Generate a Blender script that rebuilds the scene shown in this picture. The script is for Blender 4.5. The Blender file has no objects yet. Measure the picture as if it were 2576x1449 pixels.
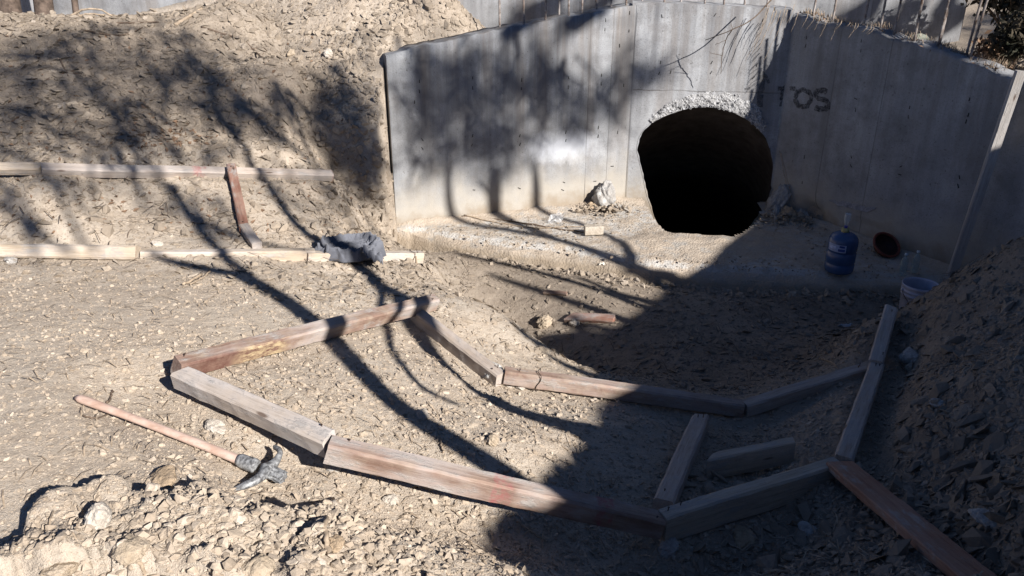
import bpy, bmesh, math, random
import numpy as np
from mathutils import Vector, Matrix

RNG = np.random.default_rng(7)
random.seed(7)
C = bpy.context.scene.collection

# ------------------------------------------------------------------ camera
F, CX, CY, W2 = 2022.0, 1288.0, 724.5, 2576.0
TH = math.radians(24.0)
CAM = np.array([0.0, 0.0, 3.05])
FWD = np.array([0, math.cos(TH), -math.sin(TH)])
UPV = np.array([0, math.sin(TH), math.cos(TH)])
RGT = np.array([1.0, 0, 0])

def ray(px, py):
    d = FWD + RGT * ((px - CX) / F) + UPV * ((CY - py) / F)
    return d                                   # depth along axis == parameter

def at_z(px, py, z):
    d = ray(px, py)
    t = (z - CAM[2]) / d[2]
    return CAM + d * t

def at_y(px, py, y):
    d = ray(px, py)
    return CAM + d * (y / d[1])

def proj(P):
    P = np.asarray(P) - CAM
    dep = P @ FWD
    return CX + F * (P @ RGT) / dep, CY - F * (P @ UPV) / dep, dep

# ------------------------------------------------------------------ sun
EL = math.radians(30)
HX, HY = 0.655, -0.756
TS = np.array([HX * math.cos(EL), HY * math.cos(EL), math.sin(EL)])
TS /= np.linalg.norm(TS)
PH = np.array([0.756, 0.655, 0.0])
QH = np.cross(TS, PH); QH *= math.copysign(1, QH[2]); QH /= np.linalg.norm(QH)

# ------------------------------------------------------------------ noise
def _hash(ix, iy, s):
    h = (ix.astype(np.int64) * 374761393 + iy.astype(np.int64) * 668265263 + s * 974634777) & 0xFFFFFFFF
    h = ((h ^ (h >> 13)) * 1274126177) & 0xFFFFFFFF
    h = h ^ (h >> 16)
    return (h & 0xFFFFFF) / float(0xFFFFFF)

def vnoise(x, y, s=0):
    ix, iy = np.floor(x), np.floor(y)
    fx, fy = x - ix, y - iy
    fx = fx * fx * (3 - 2 * fx); fy = fy * fy * (3 - 2 * fy)
    a = _hash(ix, iy, s); b = _hash(ix + 1, iy, s); c = _hash(ix, iy + 1, s); d = _hash(ix + 1, iy + 1, s)
    return (a * (1 - fx) + b * fx) * (1 - fy) + (c * (1 - fx) + d * fx) * fy

def fbm(x, y, s=0, o=4):
    r = 0; a = 0.5
    for i in range(o):
        r = r + a * (vnoise(x, y, s + i) - 0.5); x = x * 2.03 + 3.1; y = y * 2.03 + 1.7; a *= 0.5
    return r

def worley(x, y, s=0):
    ix, iy = np.floor(x), np.floor(y)
    f1 = np.full(x.shape, 9.0); f2 = np.full(x.shape, 9.0); idv = np.zeros(x.shape)
    for dx in (-1, 0, 1):
        for dy in (-1, 0, 1):
            cx, cy = ix + dx, iy + dy
            d = np.hypot(cx + _hash(cx, cy, s) - x, cy + _hash(cx, cy, s + 5) - y)
            m = d < f1
            f2 = np.where(m, f1, np.minimum(f2, d)); idv = np.where(m, _hash(cx, cy, s + 9), idv); f1 = np.where(m, d, f1)
    return f1, f2, idv

def smooth(a, b, x):
    t = np.clip((x - a) / (b - a), 0, 1)
    return t * t * (3 - 2 * t)

# ------------------------------------------------------------------ walls in plan
WL = np.array([-1.30, 8.56]); J1 = np.array([1.41, 9.50]); J2 = np.array([3.10, 9.30]); WE = np.array([4.34, 7.17])
SLAB_FRONT = [(-1.45, 8.50), (-1.12, 8.45), (-0.32, 8.02), (0.52, 7.78), (1.32, 7.44), (1.84, 7.27), (3.1, 7.10), (4.2, 6.94), (4.6, 6.9)]
SLAB_POLY = SLAB_FRONT + [(4.5, 7.3), (3.3, 9.45), (1.41, 9.7), (-1.45, 8.75)]

def in_poly(x, y, poly):
    x = np.asarray(x, float); y = np.asarray(y, float)
    c = np.zeros(x.shape, bool); n = len(poly); j = n - 1
    for i in range(n):
        xi, yi = poly[i]; xj, yj = poly[j]
        cond = ((yi > y) != (yj > y)) & (x < (xj - xi) * (y - yi) / ((yj - yi) + 1e-12) + xi)
        c ^= cond; j = i
    return c

# ------------------------------------------------------------------ terrain: control points (picture point, height, roughness, darkening by dampness and painted bank shade)
CP = [
 (0,1449,1.32,.35,0),(300,1449,1.36,1,0),(600,1449,1.34,1,0),(1000,1449,1.24,.9,0),(1250,1449,1.12,.8,0),(1450,1449,.98,.7,0),
 (0,1200,1.32,.22,0),(200,1330,1.31,.3,0),(400,1180,1.29,.5,0),(700,1180,1.22,.8,0),(800,1290,1.22,1,0),(1100,1310,1.08,.95,0),(1000,1240,1.1,.8,0),(1350,1400,.98,.8,0),
 (0,1000,1.28,.25,0),(300,1000,1.25,.4,0),(300,1100,1.28,.3,0),(0,800,1.15,.25,0),(300,800,1.12,.3,0),(600,800,1.02,.4,0),(0,690,1.03,.25,0),(300,690,.98,.25,0),
 (600,690,.9,.45,0),(800,700,.79,.6,0),(430,940,1.2,.5,0),(600,910,1.09,.5,0),(800,850,.97,.5,0),(1080,770,.75,.5,0),(950,710,.69,.75,0),(1050,665,.57,.8,0),(1060,720,.6,.8,.2),
 (800,1000,1.08,.55,0),(1000,1100,1.0,.55,0),(1200,1150,.92,.6,0),(1000,950,.92,.5,0),(1150,950,.8,.5,0),(1250,1010,.74,.6,0),(1400,1100,.8,.6,0),(1300,1200,.93,.6,0),
 (600,1020,1.16,.6,0),(830,1140,1.13,.7,0),(1200,1240,.98,.8,0),(1500,1320,.82,.7,0),(1660,1365,.74,.7,.3),
 (1500,1150,.72,.5,.1),(1700,1150,.6,.6,.4),(1600,1250,.7,.6,.2),(1900,1100,.52,.7,.6),(2000,1200,.62,.7,.6),(1850,1250,.64,.6,.5),
 (2110,1215,.72,.8,.6),(2200,940,.6,.6,.6),(2245,810,.6,.5,.6),
 (1040,810,.72,.4,0),(1150,870,.68,.4,0),(1260,970,.62,.5,0),(1550,1000,.5,.5,.2),(1870,1050,.40,.6,.5),(2030,990,.48,.6,.6),
 (1400,920,.4,.35,.2),(1500,950,.34,.35,.4),(1300,880,.5,.3,0),
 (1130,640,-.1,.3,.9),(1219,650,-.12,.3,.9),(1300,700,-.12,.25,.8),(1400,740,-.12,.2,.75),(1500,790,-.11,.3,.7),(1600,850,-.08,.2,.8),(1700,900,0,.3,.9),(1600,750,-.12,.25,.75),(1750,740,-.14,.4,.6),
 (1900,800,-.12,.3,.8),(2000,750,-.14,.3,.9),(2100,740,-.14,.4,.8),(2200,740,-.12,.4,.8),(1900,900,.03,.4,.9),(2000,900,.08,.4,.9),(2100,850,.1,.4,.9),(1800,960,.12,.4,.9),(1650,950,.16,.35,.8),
 (2300,800,.74,.6,.92),(2365,716,.84,.5,.92),(2450,690,1.05,.6,.92),(2576,610,1.3,.6,.92),(2400,900,.95,.9,.92),(2576,900,1.35,.9,.92),(2400,1100,1.05,1,.92),(2576,1200,1.42,1,.92),(2300,1300,.95,1,.92),(2200,1300,.85,1,.92),  # right bank: its near-black shade is painted in as soil darkening
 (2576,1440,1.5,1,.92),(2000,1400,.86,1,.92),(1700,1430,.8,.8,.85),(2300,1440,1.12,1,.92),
 (0,655,1.0,.25,0),(350,660,.95,.3,0),(600,650,.87,.4,0),(780,650,.76,.5,0),
 (0,500,1.2,.4,.2),(300,500,1.12,.4,.2),(600,500,1.03,.4,.2),(750,500,.93,.4,.2),(850,550,.74,.5,.25),(900,600,.63,.6,.3),(1000,620,.2,.8,.5),(900,560,.52,.6,.3),(1005,583,-.02,.7,.5),
 (960,500,.42,.8,.3),(930,430,.7,.9,.2),(950,350,1.03,.9,.2),(950,250,1.43,.8,.1),(900,150,1.75,.7,0),
 (100,440,1.36,.7,.15),(450,440,1.2,.7,.15),(830,450,.93,.7,.15),
 (0,300,1.6,.95,.72),(300,300,1.55,.95,.72),(600,300,1.42,.95,.72),(800,300,1.25,.95,.72),(0,150,1.95,.95,.72),(300,150,1.9,.95,.72),(600,150,1.82,.9,.6),(760,200,1.66,.9,.6),
 (0,60,2.2,.9,.66),(300,50,2.2,.9,.66),(600,20,2.28,.9,.6),(900,0,2.38,.9,.6),(1100,0,2.36,.9,.5),
]
pts = []
for px, py, z, r, d in CP:
    P = at_z(px, py, z); pts.append((P[0], P[1], z, r, d))
# crest of the near bank over the pit, with its toe just behind
for px, py, z in [(1062,668,.52),(1150,735,.47),(1290,815,.38),(1400,888,.29),(1490,930,.22)]:
    P = at_z(px, py, z); pts.append((P[0], P[1], z, .4, .1)); pts.append((P[0] + .22, P[1] + .21, -.08 + .25 * max(0, P[0] - .1), .3, .9))
for w in [
 (5.6,7.6,1.6,.8,.5),(4.5,6.2,.5,.6,.9),(4.3,6.3,.35,.5,.6),
 (3.35,6.3,-.15,.4,.8),(3.8,6.6,-.15,.4,.8),(3.75,5.5,.8,.6,.6),(4.6,5.0,1.75,.7,.6),(-1.7,8.8,1.66,.8,.1),(-1.5,9.3,2.05,.8,.1),(-1.0,9.5,2.24,.9,.35),(-.6,9.8,2.2,.9,.35),(-.3,9.8,2.0,.8,.35),
 (-.9,8.72,-.25,.3,.5),(.5,9.0,-.3,.3,.5),(2,8.6,-.3,.3,.5),(3.2,8.2,-.3,.3,.5),(1.3,9.4,-.3,.3,.5),(3.9,7.4,-.28,.3,.5),(0.9,7.95,-.25,.3,.7),(2.4,7.5,-.25,.3,.7),
 (2.3,9.2,-.3,.3,.5),(-.2,8.3,-.22,.3,.7),
 (6.4,9.3,2.0,.8,.5),(6.2,11.2,1.7,.6,.3),(3,11.2,1.5,.6,.1),(0,11,1.6,.6,.1),(-3,11,1.75,.6,0),(-7,11.2,1.8,.6,0),(-7,8,2.1,.8,.1),(-6,5.6,1.2,.4,.1),(-5,3,1.3,.3,0),(-4,0,1.4,.4,0),(0,-1,1.38,.6,0),(2.2,1,1.5,.8,.4),(2.8,2.4,1.6,.9,.6),
 (-6,-4,1.5,.4,0),(0,-5,1.5,.4,0),(3.3,3.8,1.5,.8,.6),(-2,9.9,2.0,.7,0),(-4,9.8,2.0,.7,0),
]:
    pts.append(w)
pts = np.array(pts)

def tps_fit(X, v, lam):
    n = len(X)
    r2 = ((X[:, None, :] - X[None, :, :]) ** 2).sum(-1)
    K = 0.5 * r2 * np.log(r2 + 1e-9)
    A = np.zeros((n + 3, n + 3)); A[:n, :n] = K + lam * np.eye(n); A[:n, n] = 1; A[:n, n + 1:] = X; A[n, :n] = 1; A[n + 1:, :n] = X.T
    return np.linalg.solve(A, np.concatenate([v, np.zeros(3)]))

TW = tps_fit(pts[:, :2], pts[:, 2], 0.004)

def base_fields(x, y):
    sh = x.shape; x = x.ravel(); y = y.ravel()
    xc = np.clip(x, -8, 7.5); yc = np.clip(y, -5, 13)
    z = np.empty_like(x); rg = np.empty_like(x); dp = np.empty_like(x); n = len(pts)
    for a in range(0, len(x), 20000):
        b = a + 20000
        r2 = (xc[a:b, None] - pts[None, :, 0]) ** 2 + (yc[a:b, None] - pts[None, :, 1]) ** 2
        z[a:b] = (0.5 * r2 * np.log(r2 + 1e-9)) @ TW[:n] + TW[n] + TW[n + 1] * xc[a:b] + TW[n + 2] * yc[a:b]
        w = 1.0 / (r2 + 0.02) ** 2; w /= w.sum(1, keepdims=True)
        rg[a:b] = w @ pts[:, 3]; dp[a:b] = w @ pts[:, 4]
    # the bank on the right rises to an unseen ridge shaped to shade the channel
    kh = x * HX + y * HY; p = x * PH[0] + y * PH[1]
    q = ridge_q(p) - 0.45
    kk = (5.3 + 0.5 * q) / 0.866
    zr = 0.866 * q + 0.5 * kk
    s = smooth(0.1, 5.0, kh) * smooth(-4.5, -0.5, p)
    z = z * (1 - s) + zr * s
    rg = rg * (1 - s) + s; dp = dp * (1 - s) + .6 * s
    z = np.clip(z, -.4, 6.5)
    return z.reshape(sh), rg.reshape(sh), dp.reshape(sh)

RQ_P = [-6, -1, 1.3, 1.62, 3.2, 6.0, 6.95, 8.05, 9.2, 12, 16]
RQ_Q = [1.4, 1.55, 1.66, 1.72, 1.86, 2.05, 2.24, 2.30, 2.5, 3.2, 4.0]
def ridge_q(p):
    return np.interp(p, RQ_P, RQ_Q)

def lines(segs):
    out = [segs[0][0]]
    for a, b, st in segs:
        n = max(1, int(round((b - a) / st)))
        out += list(a + (b - a) * (np.arange(1, n + 1) / n))
    return np.array(out)
GX = lines([(-60, -12, 8), (-12, -6, .5), (-6, -4.4, .05), (-4.4, 4.4, .0155), (4.4, 6.6, .04), (6.6, 14, .4), (14, 60, 8)])
GY = lines([(-60, -12, 8), (-12, 0, .6), (0, 1.55, .15), (1.55, 4.2, .0115), (4.2, 7.0, .016), (7.0, 9.6, .022), (9.6, 13, .1), (13, 21, 1), (21, 61, 8)])
MX, MY = np.meshgrid(GX, GY)
Z0, RG, DP = base_fields(MX, MY)
yw = np.interp(MX, [WL[0], J1[0], J2[0], WE[0], WE[0] + 1.2], [WL[1], J1[1], J2[1], WE[1], WE[1] - 2.06])
fill = np.interp(MX, [WL[0], .2, J1[0], J2[0], WE[0], 7], [1.74, 1.97, 2.12, 2.1, 1.7, 1.45])
fill = fill + (1.55 + .08 * (MX > 3.4) * (MX - 3.4) - fill) * smooth(.3, 1.7, MY - yw)
lat = smooth(-1.34, -1.28, MX) * (1 - smooth(4.9, 5.1, MX))
back = smooth(.16, .24, MY - yw) * lat
Z0 = np.where(in_poly(MX, MY, SLAB_POLY), np.minimum(Z0, -.16), Z0)
Z0 = np.where((MY <= yw + .2) & (MX > WL[0]) & (MX < WE[0]) & (MY > yw - .5), np.minimum(Z0, -.16), Z0)
Z0 = Z0 * (1 - back) + np.maximum(Z0 * (MX < 0) - 9 * (MX >= 0), fill) * back
MOUTH_HOLE = [tuple(at_z(a_, b_, 0.)[:2]) for a_, b_ in [(1621,512),(1634,535),(1652,562),(1672,583),(1692,590),(1740,594),(1790,598),(1835,601),(1862,588),(1890,564),(1912,540)]] + [(3.05, 9.8), (1.45, 9.85)]
_c = np.mean(MOUTH_HOLE, 0); MOUTH_POLY = [tuple(_c + (np.array(q_) - _c) * 1.12) for q_ in MOUTH_HOLE]
hillc = 2.8 - .95 * np.maximum(MX + 1.2, 0) - .25 * np.maximum(-1.8 - MX, 0) - .72 * np.maximum(10.1 - MY, 0) - .5 * np.maximum(MY - 10.1, 0)
Z0 = np.where((MY > yw + .22) | ((MX < -1.34) & (MY > 8)), np.maximum(Z0, hillc), Z0)
Z0 = np.where((MX > -2.3) & (MX < -1.2) & (MY > 8.68) & (MY < 10), np.minimum(Z0, hillc + .04), Z0)
PIPE_GAP = in_poly(MX, MY, MOUTH_POLY) | (MX > J1[0] - .15) & (MX < J2[0] + .12) & (MY > yw - .1) & (MY < yw + .5)

HEAP = [tuple(at_z(a, b, 1.33)[:2]) for a, b in [(20,1500),(60,1420),(120,1350),(200,1300),(285,1262),(330,1300),(420,1262),(520,1235),(600,1260),(690,1290),(800,1250),(900,1300),(1000,1330),(1150,1420),(1200,1500)]]
wx = MX + .05 * (vnoise(MX * 14, MY * 14, 31) - .5) + .1 * (vnoise(MX * 5, MY * 5, 33) - .5)
wy = MY + .05 * (vnoise(MX * 14, MY * 14, 32) - .5) + .1 * (vnoise(MX * 5, MY * 5, 34) - .5)
heap = in_poly(wx, wy, HEAP).astype(float)
def detail(x, y, r):
    f1, f2, cid = worley(x * 9 + 2 * fbm(x * 4, y * 4, 3), y * 9, 11)
    g1, g2, gid = worley(x * 26 + fbm(x * 9, y * 9, 4), y * 26, 17)
    clod = (cid - .5) * smooth(0, .22, f2 - f1)
    chip = (gid - .45) * smooth(0, .2, g2 - g1)
    rr = np.clip(r, 0, 1)
    return (0.10 * fbm(x * 1.6, y * 1.6, 1, 5) * (.3 + .8 * rr) + 0.022 * np.clip(rr - .45, 0, 1) * clod + 0.009 * (rr ** 1.3) * chip
            + 0.028 * rr * fbm(x * 11, y * 11, 13, 5) + 0.013 * (.35 + rr) * fbm(x * 38, y * 38, 7, 4))
mask_core = smooth(-7, -5, MX)
ZG = Z0 + detail(MX, MY, np.clip(RG, 0, 1)) + heap * (.055 + .06 * (vnoise(MX * 7, MY * 7, 51) - .2) + .05 * fbm(MX * 17, MY * 17, 52, 4) + .05 * smooth(-.9, -1.5, MX))

# ------------------------------------------------------------------ timber laid on the ground (centre lines), and the bed each lies in
HB_ = .045
def pz(px, py, z): return at_z(px, py, z)
def top(px, py, z): return pz(px, py, z) - np.array([0, 0, HB_])       # picture point on the beam's top centre line
SEG = {
 'bark': (top(438, 903, 1.285), top(1092, 744, .835)), 'chalk': (top(455, 928, 1.275), top(828, 1090, 1.255)), 'long': (top(822, 1105, 1.245), top(1660, 1300, .86)),
 'short': (top(1045, 775, .82), top(1262, 938, .71)), 'wired': (top(1268, 926, .725), top(1868, 1010, .49)), 'vee': (top(1874, 1012, .49), top(2192, 912, .62)),
 'paletop': (top(1664, 1304, .845), top(2104, 1170, .83)), 'crust': (top(2122, 1150, .82), top(2206, 912, .66)), 'point': (top(2205, 908, .68), top(2243, 772, .70)),
 'lone': (top(1668, 1262, .80), top(1762, 1042, .58)), 'plank': (top(2118, 1150, .90), top(2560, 1510, 1.22)),
 'thick': (top(-130, 616, 1.065), top(345, 622, 1.025)), 'half': (pz(352, 635, .975) - [0, 0, .03], pz(790, 632, .83) - [0, 0, .03]), 'undercloth': (pz(770, 638, .83) - [0, 0, .03], pz(1060, 634, .655) - [0, 0, .045]),
 'banded': (top(100, 411, 1.44), top(832, 430, 1.02)), 'yellow': (top(-140, 409, 1.455), top(104, 411, 1.435)),
}
BED = {'half': -.028, 'undercloth': .02, 'plank': .035, 'chalk': .095, 'long': .165}
for key, (a, b) in SEG.items():
    d = (b - a)[:2]; LL = d @ d; t = ((MX - a[0]) * d[0] + (MY - a[1]) * d[1]) / LL; tc = np.clip(t, -.01, 1.01)
    dist = np.hypot(MX - a[0] - tc * d[0], MY - a[1] - tc * d[1]); zb = a[2] + (b[2] - a[2]) * tc - BED.get(key, .038)
    over = np.maximum(ZG - zb, 0); ZG = ZG - over * (1 - smooth(*((.10, .55) if key in ('long', 'chalk') else (.07, .30)), dist))
    under = np.maximum(zb - .035 - ZG, 0); ZG = ZG + under * (1 - smooth(.03, .35, dist)) * (0.9 if key not in ('long', 'chalk') else 0)

def hgt(x, y, G=None):
    G = ZG if G is None else G
    x = np.clip(np.asarray(x, float), GX[0] + 1e-6, GX[-1] - 1e-6); y = np.clip(np.asarray(y, float), GY[0] + 1e-6, GY[-1] - 1e-6)
    i = np.clip(np.searchsorted(GX, x) - 1, 0, len(GX) - 2); j = np.clip(np.searchsorted(GY, y) - 1, 0, len(GY) - 2)
    fx = (x - GX[i]) / (GX[i + 1] - GX[i]); fy = (y - GY[j]) / (GY[j + 1] - GY[j])
    return (G[j, i] * (1 - fx) + G[j, i + 1] * fx) * (1 - fy) + (G[j + 1, i] * (1 - fx) + G[j + 1, i + 1] * fx) * fy

_T = np.arange(1.3, 22, .008)
def hit(px, py, ground_only=False, G=None):
    """picture point -> the point of ground, slab or wall it shows"""
    d = ray(px, py)
    P = CAM + d * _T[:, None]
    h = hgt(P[:, 0], P[:, 1], Z0 if G is None else G)
    h = np.where(in_poly(P[:, 0], P[:, 1], SLAB_POLY), np.maximum(h, 0.0), h)
    b = np.nonzero(P[:, 2] <= h)[0]
    t = _T[b[0]] if len(b) else 21.9
    if not ground_only:
        for A, B, top in ((WL, J1, 2.4), (J1, J2, 2.35), (J2, WE, 2.4), (np.array([-8, 11.3]), np.array([6.0, 11.3]), 5)):
            u = B - A; nrm = np.array([u[1], -u[0]])
            den = d[:2] @ nrm
            if abs(den) < 1e-6: continue
            tt = ((A - CAM[:2]) @ nrm) / den
            if tt <= 0 or tt >= t: continue
            Q = CAM + d * tt
            s = ((Q[:2] - A) @ u) / (u @ u)
            if 0 <= s <= 1 and Q[2] < top_of(A, B, s): t = tt
    return CAM + d * t

def top_of(A, B, s):
    if A is WL: return 1.86 + .45 * s ** .8
    if A is J1: return 2.31 - .06 * s
    if A is J2: return 2.25 - .36 * s
    return 9

# ------------------------------------------------------------------ mesh helpers
def link(name, me, mat=None, parent=None):
    o = bpy.data.objects.new(name, me); C.objects.link(o)
    if mat is not None and me is not None:
        for m in (mat if isinstance(mat, (list, tuple)) else [mat]): me.materials.append(m)
    if parent is not None: o.parent = parent
    return o

def tag(o, label=None, cat=None, group=None, kind=None):
    if label:
        o['label'] = label; kind = kind or 'thing'
    if cat: o['category'] = cat
    if group: o['group'] = group
    if kind: o['kind'] = kind
    return o

def empty(name, loc, label, cat, group=None):
    o = bpy.data.objects.new(name, None); C.objects.link(o); o.location = loc
    return tag(o, label, cat, group)

def mesh_np(name, V, Fc, smooth_shade=False, attrs=None):
    """V (n,3), Fc (m,k) all same size"""
    V = np.asarray(V, np.float32); Fc = np.asarray(Fc, np.int32)
    me = bpy.data.meshes.new(name)
    me.vertices.add(len(V)); me.vertices.foreach_set('co', V.ravel())
    k = Fc.shape[1]
    me.loops.add(Fc.size); me.loops.foreach_set('vertex_index', Fc.ravel())
    me.polygons.add(len(Fc)); me.polygons.foreach_set('loop_start', np.arange(0, Fc.size, k, dtype=np.int32))
    me.polygons.foreach_set('use_smooth', np.full(len(Fc), smooth_shade))
    for an, av in (attrs or {}).items():
        at = me.attributes.new(an, 'FLOAT', 'POINT'); at.data.foreach_set('value', np.asarray(av, np.float32))
    me.update(); me.validate()
    return me

def from_bm(name, bm, smooth_shade=False):
    me = bpy.data.meshes.new(name); bm.to_mesh(me); bm.free()
    if smooth_shade:
        for p in me.polygons: p.use_smooth = True
    return me

def catmull(P, n):
    P = np.asarray(P, float); out = []
    E = np.vstack([2 * P[0] - P[1], P, 2 * P[-1] - P[-2]])
    for i in range(1, len(E) - 2):
        a, b, c, d = E[i - 1], E[i], E[i + 1], E[i + 2]
        for t in np.arange(n) / n:
            out.append(.5 * (2 * b + (c - a) * t + (2 * a - 5 * b + 4 * c - d) * t * t + (3 * b - a - 3 * c + d) * t ** 3))
    out.append(E[-2])
    return np.array(out)

def tube_data(P, R, sides=7, flat=1.0, cap=True):
    P = np.asarray(P, float); R = np.broadcast_to(np.asarray(R, float), (len(P),))
    T = np.gradient(P, axis=0); T /= np.linalg.norm(T, axis=1)[:, None] + 1e-9
    ref = np.array([0, 0, 1.0]) if abs(T[0][2]) < .9 else np.array([1.0, 0, 0])
    n = np.cross(ref, T[0]); n /= np.linalg.norm(n)
    V = []; ang = np.arange(sides) / sides * 2 * np.pi
    for i in range(len(P)):
        n = n - T[i] * (n @ T[i]); n /= np.linalg.norm(n) + 1e-9
        b = np.cross(T[i], n)
        V.append(P[i] + R[i] * (np.cos(ang)[:, None] * n + flat * np.sin(ang)[:, None] * b))
    V = np.vstack(V); Fc = []
    for i in range(len(P) - 1):
        for j in range(sides):
            a = i * sides + j; b = i * sides + (j + 1) % sides
            Fc.append((a, b, b + sides, a + sides))
    if cap:
        c0 = len(V); V = np.vstack([V, P[0], P[-1]]); L = (len(P) - 1) * sides
        for j in range(sides):
            Fc.append((c0, (j + 1) % sides, j, j)); Fc.append((c0 + 1, L + j, L + (j + 1) % sides, L + (j + 1) % sides))
    return V, [tuple(dict.fromkeys(f)) for f in Fc]

class MB:
    def __init__(s): s.V = []; s.F = []; s.M = []; s.n = 0
    def add(s, V, Fc, m=0):
        s.V.append(np.asarray(V, float)); s.F += [tuple(int(i) + s.n for i in f) for f in Fc]; s.M += [m] * len(Fc); s.n += len(V)
    def tube(s, P, R, sides=7, m=0, flat=1.0): s.add(*tube_data(P, R, sides, flat), m)
    def lathe(s, prof, n=28, m=0, c=(0, 0, 0)):
        V = []; Fc = []; k = len(prof)
        for j in range(n):
            a = 2 * math.pi * j / n
            for r, z in prof: V.append((c[0] + r * math.cos(a), c[1] + r * math.sin(a), c[2] + z))
        for j in range(n):
            for i in range(k - 1):
                a = j * k + i; b = ((j + 1) % n) * k + i
                Fc.append((a, b, b + 1, a + 1))
        s.add(V, Fc, m)
    def build(s, name, mat, parent=None, sm=False):
        me = bpy.data.meshes.new(name)
        me.from_pydata(np.vstack(s.V).tolist(), [], s.F)
        me.polygons.foreach_set('material_index', np.array(s.M, np.int32)); me.polygons.foreach_set('use_smooth', np.full(len(s.F), sm))
        me.update()
        return link(name, me, mat, parent)

# ------------------------------------------------------------------ materials
def mat_new(name):
    m = bpy.data.materials.new(name); m.use_nodes = True
    nt = m.node_tree; nt.nodes.clear()
    out = nt.nodes.new('ShaderNodeOutputMaterial'); b = nt.nodes.new('ShaderNodeBsdfPrincipled')
    nt.links.new(b.outputs[0], out.inputs[0])
    return m, nt, b

class N:
    """small node-graph helper"""
    def __init__(s, nt): s.nt = nt; s.co = None
    def node(s, t, **kw):
        n = s.nt.nodes.new(t)
        for k, v in kw.items(): setattr(n, k, v)
        return n
    def put(s, sock, v):
        if v is None: return
        if hasattr(v, 'is_output') or isinstance(v, bpy.types.NodeSocket): s.nt.links.new(v, sock)
        elif isinstance(v, (tuple, list)) and len(v) == 3 and sock.type == 'RGBA': sock.default_value = (*v, 1)
        else: sock.default_value = v
    def coord(s, kind='Object'):
        if s.co is None: s.co = s.node('ShaderNodeTexCoord')
        return s.co.outputs[kind]
    def mapping(s, v, scale=(1, 1, 1), loc=(0, 0, 0), rot=(0, 0, 0)):
        n = s.node('ShaderNodeMapping'); s.put(n.inputs['Vector'], v)
        n.inputs['Scale'].default_value = scale; n.inputs['Location'].default_value = loc; n.inputs['Rotation'].default_value = rot
        return n.outputs[0]
    def noise(s, v, scale, det=6, rough=.6, dist=0.0):
        n = s.node('ShaderNodeTexNoise'); s.put(n.inputs['Vector'], v)
        n.inputs['Scale'].default_value = scale; n.inputs['Detail'].default_value = det; n.inputs['Roughness'].default_value = rough; n.inputs['Distortion'].default_value = dist
        return n.outputs['Fac']
    def vor(s, v, scale, feat='F1', out='Distance', rnd=1.0):
        n = s.node('ShaderNodeTexVoronoi', feature=feat); s.put(n.inputs['Vector'], v); n.inputs['Scale'].default_value = scale
        n.inputs['Randomness'].default_value = rnd
        return n.outputs[out]
    def ramp(s, f, stops):
        n = s.node('ShaderNodeValToRGB'); s.put(n.inputs[0], f); e = n.color_ramp.elements
        while len(e) < len(stops): e.new(.5)
        for el, (p, c) in zip(e, stops):
            el.position = p; el.color = (c, c, c, 1) if not isinstance(c, (tuple, list)) else (*c, 1)
        return n.outputs[0]
    def mix(s, f, a, b, mode='MIX'):
        n = s.node('ShaderNodeMix', data_type='RGBA', blend_type=mode)
        s.put(n.inputs[0], f); s.put(n.inputs[6], a); s.put(n.inputs[7], b)
        return n.outputs[2]
    def math(s, op, a, b=None, c=None):
        n = s.node('ShaderNodeMath', operation=op); s.put(n.inputs[0], a); s.put(n.inputs[1], b)
        if c is not None: s.put(n.inputs[2], c)
        return n.outputs[0]
    def sep(s, v):
        n = s.node('ShaderNodeSeparateXYZ'); s.put(n.inputs[0], v); return n.outputs
    def attr(s, name):
        n = s.node('ShaderNodeAttribute', attribute_name=name); return n.outputs['Fac']
    def bump(s, h, strength=.5, dist=.01, nrm=None):
        n = s.node('ShaderNodeBump'); n.inputs['Strength'].default_value = strength; n.inputs['Distance'].default_value = dist
        s.put(n.inputs['Height'], h); s.put(n.inputs['Normal'], nrm)
        return n.outputs[0]
    def box(s, x, c, w, soft):
        """1 inside |x-c|<w, falling over soft"""
        d = s.math('ABSOLUTE', s.math('SUBTRACT', x, c))
        n = s.node('ShaderNodeMapRange'); s.put(n.inputs[0], d); n.inputs[1].default_value = w; n.inputs[2].default_value = w + soft; n.inputs[3].default_value = 1; n.inputs[4].default_value = 0
        return n.outputs[0]
    def rng(s, x, a, b, c=0, d=1):
        n = s.node('ShaderNodeMapRange'); s.put(n.inputs[0], x); n.inputs[1].default_value = a; n.inputs[2].default_value = b; n.inputs[3].default_value = c; n.inputs[4].default_value = d
        return n.outputs[0]

def soil_colour(g, v, damp):
    n1 = g.noise(v, 1.3, 5); n2 = g.noise(v, 8, 6, .65); n3 = g.noise(v, 55, 5, .7)
    cell = g.vor(v, 55, out='Color')
    sep = g.node('ShaderNodeSeparateColor'); g.put(sep.inputs[0], cell)
    dry = g.mix(g.ramp(n1, [(.35, 0.), (.65, 1.)]), (.475, .40, .32), (.54, .475, .395))
    dry = g.mix(g.ramp(n2, [(.38, 0.), (.62, 1.)]), g.mix(.4, dry, (.38, .30, .225)), dry)
    dry = g.mix(g.math('MULTIPLY', g.rng(sep.outputs[0], .55, 1.0), .55), dry, (.55, .48, .395))
    dry = g.mix(g.ramp(n3, [(.33, .4), (.5, 0.)]), dry, (.30, .24, .185))
    wet_shade = g.mix(g.ramp(n2, [(.35, 0.), (.65, 1.)]), (.125, .098, .076), (.215, .172, .135))  # dark mix for moist soil and for the bank's painted shade
    wet_shade = g.mix(g.ramp(n3, [(.4, 0.), (.7, .4)]), wet_shade, (.29, .24, .185))
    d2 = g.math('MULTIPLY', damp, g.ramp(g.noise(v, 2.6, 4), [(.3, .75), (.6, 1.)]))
    return g.mix(d2, dry, wet_shade)

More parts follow.
